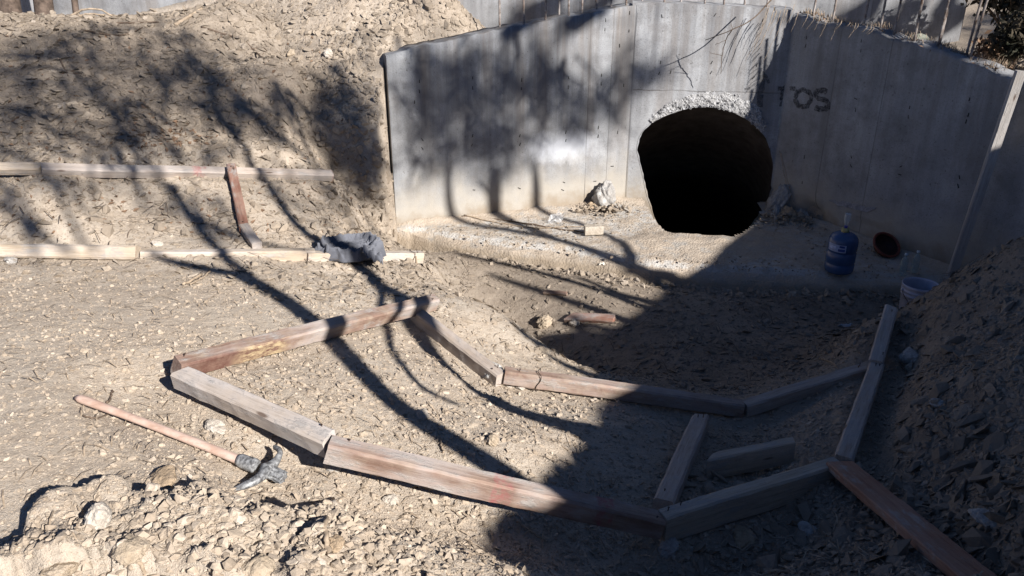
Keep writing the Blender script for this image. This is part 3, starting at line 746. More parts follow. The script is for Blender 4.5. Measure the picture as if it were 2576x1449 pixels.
# headwall face with the pipe opening
HOLE = [(1601,378),(1606,350),(1620,326),(1645,304),(1680,287),(1715,275),(1750,268),(1790,268),(1825,275),(1860,288),(1890,306),(1915,330),(1933,356),(1943,390),(1948,425),(1947,455),(1940,485),(1928,512),(1912,540),(1895,562),(1870,600),(1840,640),(1700,640),(1672,590),(1650,560),(1636,520),(1625,485),(1618,450),(1611,420)]
def headwall():
    A, B = J1, J2; M, u, L = local(A, B); bm = bmesh.new()
    Minv = np.linalg.inv(np.array(M)); MW = []
    for q in HOLE:
        MW.append((to_wall(A, B, *q)[0], -.002, to_wall(A, B, *q)[1]))
    MW = catmull(np.array(MW + [MW[0]]), 3)[:-1]
    MW[:, 2] = np.maximum(MW[:, 2], -.6)
    ctr = np.array([MW[:, 0].mean(), .75]); pr = np.clip(-MW[:, 1], 0, 2); off = MW[:, [0, 2]] - ctr; off /= np.linalg.norm(off, axis=1)[:, None]
    WR = MW[:, [0, 2]].copy()
    H = ctr + (WR - ctr) * .985
    H = np.array([(a + .012 * (random.random() - .5), b + .012 * (random.random() - .5)) for a, b in H])
    xs = np.linspace(-.06, L, 40); top = np.interp(xs, [0, L * .5, L], [2.31, 2.29, 2.25]) + .02 * fbm(xs * 6, xs * 0, 40, 4)
    lefts = min(-.06, H[:, 0].min() - .05); rights = max(L, H[:, 0].max() + .05)
    outer = [(lefts, -1.1), (rights, -1.1), (rights, .9)] + ([(L, .95)] if rights > L + 1e-6 else []) + [(a, b) for a, b in list(zip(xs, top))[::-1]] + [(lefts, top[0])]
    def ring(P): return [bm.verts.new((a, 0, b)) for a, b in P]
    vo, vh = ring(outer), ring(H); es = []
    for r in (vo, vh):
        for i in range(len(r)): es.append(bm.edges.new((r[i], r[(i + 1) % len(r)])))
    bmesh.ops.triangle_fill(bm, use_beauty=True, edges=es, normal=(0, -1, 0))
    top_back = [bm.verts.new((a, .3, b + .01)) for a, b in zip(xs, top)]
    n0 = len(vo) - 1 - len(xs); tv = vo[n0:n0 + len(xs)][::-1]
    for i in range(len(xs) - 1): bm.faces.new((tv[i], tv[i + 1], top_back[i + 1], top_back[i]))
    me = from_bm('front_wall', bm); mb = MB()
    mb.add(np.array([v.co[:] for v in me.vertices]), [tuple(p.vertices) for p in me.polygons], 0)
    for mk in marks_from(A, B, mh): tie(mb, *mk)
    hz = to_wall(A, B, *c2(2330, 675))[1]
    o = mb.build('front_wall', [mat_concrete('wall_concrete_pale', hjoints=[hz], mud=.2, seed=5.7, tone=1.2, streak=.75), M_dark], culvert)
    o.matrix_parent_inverse = culvert_inv; o.matrix_basis = M
    # barrel of the pipe
    n = len(MW)
    mp = MB(); V = []; Fc = []; K = 26; ax = np.array([.10, .95, -.56])
    for k in range(K):
        t = k / (K - 1); f = smooth(0, .04, t); dd = 7.5 * t ** 1.5
        ang = np.arctan2(MW[:, 2] - ctr[1], MW[:, 0] - ctr[0]); ring = np.stack([ctr[0] - .12 + (MW[:, 0] - ctr[0]) * 1.3, MW[:, 1] * .9 + .1, ctr[1] + (MW[:, 2] - ctr[1]) * 1.25], -1)
        V += list(map(tuple, MW * (1 - f) + ring * f + ax * dd))
    for k in range(K - 1):
        for i in range(n): j = (i + 1) % n; Fc.append((k * n + j, k * n + i, (k + 1) * n + i, (k + 1) * n + j))
    Fc.append(tuple((K - 1) * n + i for i in range(n)))
    mp.add(V, Fc)
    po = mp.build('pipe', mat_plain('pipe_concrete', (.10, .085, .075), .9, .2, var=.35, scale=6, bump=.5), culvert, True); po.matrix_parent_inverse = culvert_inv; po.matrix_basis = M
    return M, WR, MW
MH, HB, HMW = headwall()

# broken rim of aggregate over the pipe
def rim():
    n = 1100; cx_, cz_ = HB[:, 0].mean(), HB[:, 1].mean(); pos = []
    band = [(1655,300,12),(1690,283,22),(1720,268,30),(1760,255,32),(1800,250,34),(1840,258,36),(1870,272,36),(1895,292,30),(1910,312,20)]
    bx = [to_wall(J1, J2, a, b) for a, b, _ in band]
    hx = HB[:, 0]; ang = np.arctan2(HB[:, 1] - cz_, hx - cx_); o = np.argsort(ang); rad = np.hypot(HB[:, 0] - cx_, HB[:, 1] - cz_)
    a0, a1 = math.atan2(bx[0][1] - cz_, bx[0][0] - cx_), math.atan2(bx[-1][1] - cz_, bx[-1][0] - cx_)
    a = RNG.uniform(min(a0, a1) - .08, max(a0, a1) + .05, n)
    r0 = np.interp(a, ang[o], rad[o]); tt = (a - min(a0, a1)) / abs(a1 - a0)
    wid = np.interp(tt, [-.1, .1, .4, .7, .9, 1.1], [.06, .17, .17, .15, .10, .03]) * (.8 + .5 * vnoise(a * 9, a * 0, 3))
    rr = r0 + wid * RNG.uniform(0, 1, n) ** 1.2 - .004
    X = cx_ + rr * np.cos(a); Zz = cz_ + rr * np.sin(a)
    s = np.minimum(.0075 * RNG.uniform(0, 1, n) ** (-.5), .034)
    nrm = np.tile([0., -1., 0.], (n, 1)); mt = mat_stone('broken_aggregate', (.12, .12, .12), (.30, .30, .305), (.55, .56, .58))
    ob = scatter('broken_rim', X, np.full(n, .004), Zz, s, CHIPS[:6] + CHIPS[12:], mt, nrm, sink=.6, tilt=.9, tint=RNG.uniform(0, 1, n) ** .9, damp=0)
    ob.parent = culvert; ob.matrix_parent_inverse = culvert_inv; ob.matrix_basis = MH
    # the ragged paste between the stones
    na, nr = 150, 22; V = []; lo_, hi_ = min(a0, a1) - .12, max(a0, a1) + .08
    for i in range(na):
        aa = lo_ + (hi_ - lo_) * i / (na - 1); t_ = (aa - min(a0, a1)) / abs(a1 - a0); r_ = float(np.interp(aa, ang[o], rad[o]))
        w_ = float(np.interp(t_, [-.15, -.1, .1, .4, .7, .9, 1.1, 1.15], [.0, .06, .17, .17, .15, .10, .03, 0])) * (.75 + .6 * float(vnoise(np.array(aa * 11), np.array(.5), 3)))
        for j in range(nr):
            f_ = j / (nr - 1); q_ = r_ - .012 + (w_ + .012) * f_; x_, z_ = cx_ + q_ * math.cos(aa), cz_ + q_ * math.sin(aa)
            dep = .034 * float(fbm(np.array(x_ * 22), np.array(z_ * 22), 46, 4)) + .016 * float(fbm(np.array(x_ * 60), np.array(z_ * 60), 47, 3)) - .012 * math.sin(math.pi * f_)
            V.append((x_, (dep if 0 < j < nr - 1 else .004) - .002, z_))
    mb = MB(); mb.add(V, [(i * nr + j, (i + 1) * nr + j, (i + 1) * nr + j + 1, i * nr + j + 1) for i in range(na - 1) for j in range(nr - 1)])
    m, nt, b = mat_new('broken_paste'); g = N(nt); v = g.coord('Object'); cc = g.ramp(g.noise(v, 75, 5, .75), [(.36, (.10, .10, .10)), (.5, (.34, .34, .34)), (.62, (.60, .60, .61))])
    g.put(b.inputs['Base Color'], cc); b.inputs['Roughness'].default_value = .95; g.put(b.inputs['Normal'], g.bump(g.noise(v, 90, 5, .7), 1., .012))
    ob = mb.build('broken_paste', m, culvert); ob.matrix_parent_inverse = culvert_inv; ob.matrix_basis = MH
rim()

def lump(name, P, size, mat, parent=None, seed=0, sub=3, rough=.35, rot=None, angular=.5, flat=False):
    bm = bmesh.new(); bmesh.ops.create_icosphere(bm, subdivisions=sub, radius=1)
    r = np.random.default_rng(seed); co = np.array([v.co[:] for v in bm.verts])
    pl = r.normal(size=(9, 3)); pl /= np.linalg.norm(pl, axis=1)[:, None]; h = r.uniform(.55, .9, 9)
    d = co @ pl.T; cut = np.where(d > h, h / np.maximum(d, 1e-6), 1).min(1)
    f = (1 - angular) + angular * cut
    o = r.uniform(0, 50, 3)
    f = f * (1 + rough * (.55 * fbm(co[:, 0] * 1.7 + o[0], co[:, 1] * 1.7 + co[:, 2] * 1.3 + o[1], seed, 3) + .30 * fbm(co[:, 0] * 5 + o[1], co[:, 2] * 5 + co[:, 1] * 4 + o[2], seed + 3, 4) + .16 * fbm(co[:, 1] * 13 + o[1], co[:, 2] * 12 + co[:, 0] * 11 + o[2], seed + 5, 3)))
    co = co * f[:, None] * np.array(size)
    for v, c in zip(bm.verts, co): v.co = c
    me = from_bm(name, bm, not flat); o = link(name, me, mat, parent)
    P = np.array(P, float)
    if parent is None: o.location = P
    else: o.matrix_parent_inverse = culvert_inv; o.location = P
    o.rotation_euler = rot or (0, 0, r.uniform(0, 6.28))
    return o

M_mortar = mat_rock('broken_mortar', (.26, .24, .22), (.46, .455, .44))
P = at_y(1522, 500, 9.27); lump('mortar_lump', P + [0, 0, -.03], (.17, .16, .25), M_mortar, culvert, 5, 5, 1.1)
P = at_y(1497, 520, 9.2); lump('mortar_lump', P + [0, 0, -.05], (.17, .12, .13), M_brown, culvert, 8, 5, 1.1)
P = at_y(1548, 525, 9.2); lump('mortar_lump', P + [0, 0, -.05], (.10, .10, .12), M_mortar, culvert, 9, 5, 1.1)
P = at_y(1480, 545, 9.0); lump('mortar_lump', P + [0, 0, -.05], (.12, .10, .08), M_brown, culvert, 10, 5, 1.1)
for i, (a, b, yy, sx, sz) in enumerate([(1960,515,9.12,.14,.26),(1985,560,8.9,.2,.17),(2012,548,8.95,.12,.12),(1938,575,8.95,.13,.11),(1970,585,8.75,.12,.08),(2000,590,8.7,.09,.07),(1950,545,9.05,.12,.18),(2030,580,8.75,.08,.06),(1925,592,8.7,.08,.05)]):
    lump('mortar_lump', at_y(a, b, yy), (sx, .15, sz), M_brown if i % 2 else M_mortar, culvert, 20 + i, 5, 1.2)
# pale chipped scar low on the right wing wall
def scar():
    M, u, L = local(J2, WE); mb = MB()
    up = [(2086,498),(2098,500),(2110,505),(2121,507),(2132,511),(2143,512),(2155,516),(2166,515),(2178,518),(2190,519),(2204,520)]; dn = [(2088,502),(2100,509),(2111,516),(2122,519),(2133,525),(2144,524),(2156,530),(2167,528),(2179,533),(2191,530),(2203,525)]
    V = []
    for (a, b), (c, d) in zip(up, dn):
        s0, z0 = to_wall(J2, WE, a, b); s1, z1 = to_wall(J2, WE, c, d)
        jz = random.uniform(-.02, .02); V += [(s0, .03, z0 + jz), (s0, -.006, z0 + jz), (s1, -.012, z1 + jz * .5), (s1, .03, z1 + jz * .5)]
    Fc = []
    for i in range(len(up) - 1):
        for k in range(3): a = i * 4 + k; Fc.append((a, a + 4, a + 5, a + 1))
    mb.add(V, Fc); o = mb.build('chipped_scar', mat_rock('fresh_chip', (.22, .22, .235), (.37, .37, .395)), culvert); o.matrix_parent_inverse = culvert_inv; o.matrix_basis = M
scar()

# painted letters T O S and an upright stroke
def stroke(mb, A, B, path, w, off=-.004):
    Q = np.array([to_wall(A, B, *q) for q in path]); Q = catmull(Q, 8) if len(Q) > 2 else np.linspace(Q[0], Q[1], 14)
    T = np.gradient(Q, axis=0); T /= np.linalg.norm(T, axis=1)[:, None]; nn = np.stack([-T[:, 1], T[:, 0]], -1)
    Q = Q + .010 * np.stack([vnoise(np.arange(len(Q)) * .3, np.arange(len(Q)) * 0., 6) - .5, vnoise(np.arange(len(Q)) * .3, np.arange(len(Q)) * 0., 8) - .5], -1); ww = w * (.40 + .42 * vnoise(np.arange(len(Q)) * .45, np.arange(len(Q)) * 0. + path[0][0], 4))
    Lr = Q + nn * ww[:, None]; Rr = Q - nn * ww[::-1, None]
    V = [(a, off, b) for a, b in Lr] + [(a, off, b) for a, b in Rr]; n = len(Q)
    mb.add(V, [(i, i + 1, n + i + 1, n + i) for i in range(n - 1)])
def mat_worn_paint(name, col):
    m, nt, b = mat_new(name); g = N(nt); v = g.coord('Object')
    b.inputs['Base Color'].default_value = (*col, 1); b.inputs['Roughness'].default_value = .9
    g.put(b.inputs['Alpha'], g.ramp(g.noise(v, 26, 6, .75), [(.34, .05), (.58, .78)])); return m
M_paint = mat_worn_paint('faded_black_paint', (.05, .05, .055))
mb = MB()
stroke(mb, J2, WE, [c3(*q) for q in [(868,730),(880,690),(925,668),(975,690),(985,740),(960,785),(915,795),(880,770),(868,730)]], .045)
stroke(mb, J2, WE, [c3(*q) for q in [(1105,685),(1060,672),(1022,690),(1030,725),(1075,740),(1115,765),(1110,800),(1065,815),(1015,800)]], .045)
stroke(mb, J2, WE, [c3(*q) for q in [(828,655),(868,662)]], .04)
o = mb.build('lettering', M_paint, culvert); o.matrix_parent_inverse = culvert_inv; o.matrix_basis = local(J2, WE)[0]
mb = MB()
stroke(mb, J1, J2, [c3(*q) for q in [(735,660),(775,655),(815,655)]], .04)
stroke(mb, J1, J2, [c3(*q) for q in [(775,660),(772,720),(770,790)]], .045)
o = mb.build('lettering', M_paint, culvert); o.matrix_parent_inverse = culvert_inv; o.matrix_basis = local(J1, J2)[0]
mb = MB()
stroke(mb, J1, J2, [c3(*q) for q in [(615,530),(618,610),(610,690),(605,800)]], .055)
stroke(mb, J1, J2, [c3(*q) for q in [(630,560),(655,580),(668,620)]], .025)
stroke(mb, J1, J2, [c3(*q) for q in [(490,662),(520,660),(530,645)]], .02)
o = mb.build('lettering', mat_worn_paint('faded_grey_paint', (.10, .10, .105)), culvert); o.matrix_parent_inverse = culvert_inv; o.matrix_basis = local(J1, J2)[0]

# starter bars along the top
def rebar(px, base_py, A, B, back, H=.95, lean=0.):
    s_, z_ = to_wall(A, B, px, base_py); M, u, L = local(A, B)
    n_in = np.array([-u[1], u[0]])
    p = A + u * s_ + n_in * back; mb = MB()
    lx = RNG.normal(0, .015) + lean
    P = np.array([(p[0] + lx * t, p[1] + .01 * math.sin(4 * t), z_ - .1 + (H + .1) * t) for t in np.linspace(0, 1, 24)])
    R = .0105 + .0025 * (np.arange(24) % 2)
    mb.tube(P, R, 7); o = mb.build('rebar', M_rust, culvert, True); o.matrix_parent_inverse = culvert_inv
for px, py, bk in [(1275,72,.24),(1326,66,.1),(1380,56,.1),(1425,47,.22),(1440,44,.1),(1473,36,.1),(1557,22,.2),(1586,18,.1)]: rebar(px, py, WL, J1, bk, RNG.uniform(.8, 1.0))
s_ = rebar(1518, 26, WL, J1, .15, .1)
for px, py, bk in [(1616,14,.2),(1672,14,.1),(1716,14,.2),(1775,14,.1),(1824,14,.1),(1880,17,.2),(1935,20,.12)]: rebar(px, py, J1, J2, bk, RNG.uniform(.8, 1.0))
for px, py, bk in [(2028,44,.1),(2062,54,.2),(2155,70,.1),(2182,76,.2),(2231,90,.1),(2268,102,.2),(2284,105,.1),(2330,120,.2),(2342,124,.1),(2397,142,.2),(2422,150,.1)]: rebar(px, py, J2, WE, bk, RNG.uniform(.7, .95), .04)

# ------------------------------------------------------------------ wall further back
def back_wall():
    A, B = np.array([-8.5, 11.3]), np.array([6.05, 11.3]); M, u, L = local(A, B); mb = MB()
    n, nz = 120, 16; xs = np.linspace(0, L, n); V = []
    for j in range(nz):
        Zr = 1.0 + 2.9 * j / (nz - 1) + 0 * xs; V += list(zip(xs, .02 * fbm(xs * 2, Zr * 2, 81), Zr))
    Fc = [(j * n + i, j * n + i + 1, (j + 1) * n + i + 1, (j + 1) * n + i) for j in range(nz - 1) for i in range(n - 1)]
    b0 = len(V); V += [(xs[0], .35, 1.0), (xs[-1], .35, 1.0), (xs[-1], .35, 3.9), (xs[0], .35, 3.9)]
    T = (nz - 1) * n
    Fc += [(T, T + n - 1, b0 + 2, b0 + 3), (n - 1, b0 + 1, b0 + 2, T + n - 1), (0, T, b0 + 3, b0)]
    mb.add(V, Fc); o = mb.build('concrete_wall', mat_concrete('wall_concrete_back', joints=[9.4, 13.3], mud=1.2, seed=14.2, tone=1.05, streak=.55)); o.matrix_world = M
    tag(o, 'long pale concrete wall standing behind the culvert and the earth bank', 'wall')
back_wall()

# ------------------------------------------------------------------ timber
def beam(p0, p1, w, h, mat, label, roll=0., name='timber_beam', group=None, taper=1.0, warp=.004, cat='beam', skew=(0, 0), parent=None):
    p0 = np.array(p0, float); p1 = np.array(p1, float); d = p1 - p0; L = np.linalg.norm(d); X = d / L
    Y = np.cross([0, 0, 1.], X); Y /= np.linalg.norm(Y); Zv = np.cross(X, Y)
    a = math.radians(roll); Y, Zv = Y * math.cos(a) + Zv * math.sin(a), Zv * math.cos(a) - Y * math.sin(a)
    bm = bmesh.new(); n = max(6, int(L / .05)); rings = []
    c = .12 * min(w, h); sd = random.random() * 50
    prof = [(-w/2+c, -h/2), (w/2-c, -h/2), (w/2, -h/2+c), (w/2, h/2-c), (w/2-c, h/2), (-w/2+c, h/2), (-w/2, h/2-c), (-w/2, -h/2+c)]
    for i in range(n + 1):
        t = i / n; x_ = L * t; s = 1 + (taper - 1) * t
        oy = warp * 4 * float(fbm(np.array(x_ * 1.2 + sd), np.array(.3), 91)); oz = warp * 4 * float(fbm(np.array(x_ * 1.2 + sd), np.array(5.3), 92))
        ring = []
        for k, (yy, zz) in enumerate(prof):
            j = .0035 * (random.random() - .5); e = 0.0
            if i == 0: e = skew[0] * yy + .006 * (random.random() - .5)
            if i == n: e = skew[1] * yy + .006 * (random.random() - .5)
            ring.append(bm.verts.new((x_ + e, yy * s + oy + j, zz * s + oz + j * .6)))
        rings.append(ring)
    for A_, B_ in zip(rings[:-1], rings[1:]):
        for k in range(8): bm.faces.new((A_[k], A_[(k + 1) % 8], B_[(k + 1) % 8], B_[k]))
    bm.faces.new(rings[0][::-1]); bm.faces.new(rings[-1])
    bmesh.ops.recalc_face_normals(bm, faces=bm.faces)
    o = link(name, from_bm(name, bm), mat, parent)
    o.matrix_world = Matrix(((X[0], Y[0], Zv[0], p0[0]), (X[1], Y[1], Zv[1], p0[1]), (X[2], Y[2], Zv[2], p0[2]), (0, 0, 0, 1)))
    if label: tag(o, label, cat, group)
    if name == 'timber_beam' and parent is None and L > .5: nails(o, L, w, h, random.choice([1, 2, 2, 3]))
    return o

M_nail = mat_plain('rusty_nail', (.07, .045, .035), .6, .4, metal=.4, var=.3, bump=0)
def nails(o, L, w, h, n=2):
    for i in range(n):
        x_ = random.choice([random.uniform(.03, .10), L - random.uniform(.03, .10)]); y_ = random.uniform(-.3, .3) * w; mb = MB(); ln = random.uniform(.004, .018)
        mb.tube(np.array([(x_, y_, h / 2 - .01), (x_ + ln * .2, y_, h / 2 + ln)]), .0022, 6); mb.lathe([(0, 0), (.0045, 0), (.0045, .002), (0, .0025)], 8, c=(x_ + ln * .2, y_, h / 2 + ln)); mb.build('nail', M_nail, o)

GREYW = ((.31, .25, .21), (.43, .37, .32)); BROWN = ((.185, .115, .085), (.30, .21, .17)); PALEW = ((.38, .305, .225), (.52, .44, .35)); REDW = ((.20, .09, .06), (.31, .165, .12))
_wi = [0]
def wood(cc, **kw):
    _wi[0] += 1
    return mat_wood('timber_%s' % ['oak', 'ash', 'pine', 'elm', 'fir', 'larch', 'beech', 'cedar', 'teak', 'maple', 'birch', 'alder', 'yew', 'holly', 'walnut', 'hazel', 'poplar', 'willow', 'rowan', 'lime'][_wi[0] % 20], cc[0], cc[1], seed=_wi[0] * 3.7, **kw)
GF = 'timber formwork beams on the earth'
beam(*SEG['bark'], .088, .092, wood(BROWN, pale=.6, dust=.5, peel=(.33, .26)), 'weathered beam with peeling reddish bark side, rising from left corner towards the cloth', group=GF, roll=18, skew=(.25, .3))
beam(*SEG['chalk'], .088, .092, wood(((.40, .34, .29), (.52, .455, .40)), pale=.85, dust=.2), 'pale grey beam with whitewashed side and chalk scratches, beside the pickaxe handle', group=GF, roll=8, skew=(.4, -.2))
beam(*SEG['long'], .086, .094, wood(BROWN, pale=.6, dust=.3, red=[(.67, .74), (1.10, 1.16)]), 'long brown beam with a red paint dab, closest to the camera, right of pickaxe head', group=GF, skew=(0, -.2))
beam(*SEG['short'], .082, .09, wood(GREYW, pale=.5, dust=.4), 'short greyish beam butting under the reddish bark beam, running down to right', group=GF)
beam(*SEG['wired'], .082, .09, wood(BROWN, pale=.35, dust=.6), 'beam with wire tied round its near end, half lit and half in shade', group=GF)
beam(*SEG['vee'], .08, .088, wood(GREYW, pale=.25), 'shaded beam meeting the half lit beam in a shallow vee', group=GF)
beam(*SEG['paletop'], .07, .14, wood(PALEW, pale=.2), 'shaded beam with pale top joining the long red dabbed beam to the orange plank', group=GF)
beam(*SEG['crust'], .085, .10, wood(GREYW, pale=.4), 'rough mortar crusted beam in shade, from orange plank up to beam junction', group=GF)
beam(*SEG['point'], .085, .10, wood(GREYW, pale=.4), 'shaded beam ending in a point below the white bucket', group=GF, skew=(0, .5))
beam(*SEG['lone'], .09, .09, wood(GREYW, pale=.5), 'shaded rough beam standing alone inside the frame, with pointed far end', group=GF, skew=(0, -.4))
beam(*SEG['plank'], .125, .04, wood(((.235, .115, .075), (.33, .185, .13)), pale=.12, dust=.2), 'orange brown plank running out of the picture at bottom right', name='timber_plank', cat='plank')
# left side
beam(*SEG['thick'], .10, .10, wood(PALEW, pale=.5, dust=.3), 'thick pale yellowish beam lying at the left edge, lower row', roll=-32, group=GF)
beam(*SEG['half'], .08, .09, wood(PALEW, pale=.6, dust=.3), 'half buried beam between thick pale beam and grey cloth', group=GF)
beam(*SEG['undercloth'], .085, .09, wood(PALEW, pale=.5, dust=.2), 'beam under the grey cloth with wire tied near its free end', group=GF)
beam(*SEG['banded'], .085, .085, wood(GREYW, pale=.45, dust=.15, red=[(1.10, 1.20), (2.33, 2.42)]), 'long grey beam on the hillside with two red paint bands', roll=-62, group=GF)
beam(*SEG['yellow'], .075, .08, wood(PALEW, pale=.3), 'yellowish beam end at left edge beside the red banded beam', roll=-60, group=GF)
def strut(a, b, mat, lab, **kw):
    beam(a, b, .075, .06, mat, lab, **kw)
strut(hit(583, 428) + [0, 0, .03], hit(618, 592) + [0, 0, .04], wood(REDW, pale=.1, dust=.3), 'narrow reddish strut propped upright on the slope under the banded beam', group=GF)
strut(hit(616, 585) + [0, 0, .05], hit(650, 630) + [0, 0, .04], wood(GREYW, pale=.6), 'short grey offcut wedged below the reddish strut', group=GF)
# loose offcuts
g0 = hit(1432, 806); g1 = hit(1545, 808); beam(g0 + [0, 0, .03], g1 + [0, 0, .02], .09, .055, wood(REDW, pale=.35, dust=.4), 'loose red brown offcut with slanted end lying on the damp channel floor', name='timber_offcut', cat='offcut', roll=25, skew=(.8, 0), group='loose wood offcuts')
g0 = hit(1368, 741); g1 = hit(1425, 744); beam(g0 + [0, 0, .02], g1 + [0, 0, .02], .04, .035, wood(BROWN, pale=.2, dust=.5), 'small round ended stick of wood on the channel floor', name='timber_offcut', cat='offcut', roll=35, group='loose wood offcuts')
g0 = hit(1785, 1192); g1 = hit(1990, 1160); beam(g0 + [0, 0, .04], g1 + [0, 0, .07], .055, .13, wood(PALEW, pale=.2), 'shaded offcut with a split pale top and grey end, behind the shaded pale topped beam', name='timber_offcut', cat='offcut', skew=(1.2, .3), group='loose wood offcuts')
# block on the apron
g0 = hit(1470, 592); beam(np.array([g0[0], g0[1], .06]), np.array([g0[0] + .20, g0[1] + .02, .06]), .10, .10, mat_rock('block_mortar', (.36, .31, .25), (.50, .45, .38)), 'small dusty concrete block on the apron left of the pipe', name='concrete_block', cat='block')
# rough board leaning on the right wing wall
b0 = at_y(2393, 694, 6.98); b1 = at_y(2562, 196, 6.96); bd = b1 - b0; bd /= np.linalg.norm(bd)
fn = np.array([-.30, -.95, 0.]); fn -= bd * (fn @ bd); fn /= np.linalg.norm(fn); sd = np.cross(fn, bd)
def board():
    L_ = np.linalg.norm(b1 - b0) + .06; n_ = 60; V = []; w_, t_ = .082, .05
    for i in range(n_ + 1):
        f = i / n_; e = .006 * float(fbm(np.array(f * 14), np.array(.2), 71, 3)); e2 = .007 * float(fbm(np.array(f * 22), np.array(3.2), 72, 3)); d0 = .006 * float(fbm(np.array(f * 9), np.array(7.), 73))
        for a_, c_ in ((-w_ / 2 + e, t_ / 2), (w_ / 2 - .012 + e2, t_ / 2), (w_ / 2 + e2, t_ / 2 - .012), (w_ / 2 + e, -t_ / 2), (-w_ / 2 + e, -t_ / 2)): V.append((f * L_, a_, c_ + d0))
    mb = MB(); mb.add(V, [(i * 5 + k, (i + 1) * 5 + k, (i + 1) * 5 + (k + 1) % 5, i * 5 + (k + 1) % 5) for i in range(n_) for k in range(5)] + [tuple(range(5))[::-1], tuple(n_ * 5 + k for k in range(5))])
    o = mb.build('timber_board', wood(((.30, .28, .26), (.44, .42, .40)), pale=.3, dust=.2)); o.matrix_world = Matrix(((bd[0], sd[0], fn[0], b0[0]), (bd[1], sd[1], fn[1], b0[1]), (bd[2], sd[2], fn[2], b0[2]), (0, 0, 0, 1)))
    tag(o, 'rough grey board leaning diagonally against the right end of the wing wall', 'board')
board()
# wire ties and a stake
M_wire = mat_plain('rusty_wire', (.06, .045, .04), .6, .4, metal=.5, var=.3, bump=0)
def ring_wire(c, X, w, h, label, slack=.006):
    X = np.array(X, float); X /= np.linalg.norm(X); Y = np.cross([0, 0, 1.], X); Y /= np.linalg.norm(Y); Zv = np.cross(X, Y); mb = MB(); P = []
    for t in np.linspace(0, 2 * np.pi, 33):
        a, b = np.cos(t), np.sin(t); k = 1 / max(abs(a), abs(b))
        P.append(c + Y * (w / 2 + slack) * max(-1, min(1, a * k)) + Zv * (h / 2 + slack) * max(-1, min(1, b * k)) + X * .01 * math.sin(3 * t))
    mb.tube(np.array(P), .0025, 5); return tag(mb.build('wire_tie', M_wire), label, 'wire', 'wire ties round the beams')
b0, b1 = SEG['wired']; ring_wire(b0 + (b1 - b0) * .14, b1 - b0, .085, .093, 'dark wire loop round the near end of the half lit beam')
b0, b1 = SEG['undercloth']; ring_wire(b0 + (b1 - b0) * .9, b1 - b0, .088, .093, 'dark wire loop round the beam end right of the grey cloth')
p = b0 + (b1 - b0) * .955; mb = MB(); mb.tube(np.array([p + [0, -.055, .03], p + [.004, -.06, -.05], p + [0, -.06, -.16]]), .007, 6); tag(mb.build('wooden_stake', M_dry), 'thin pale stake driven in front of the beam end right of the cloth', 'stake')

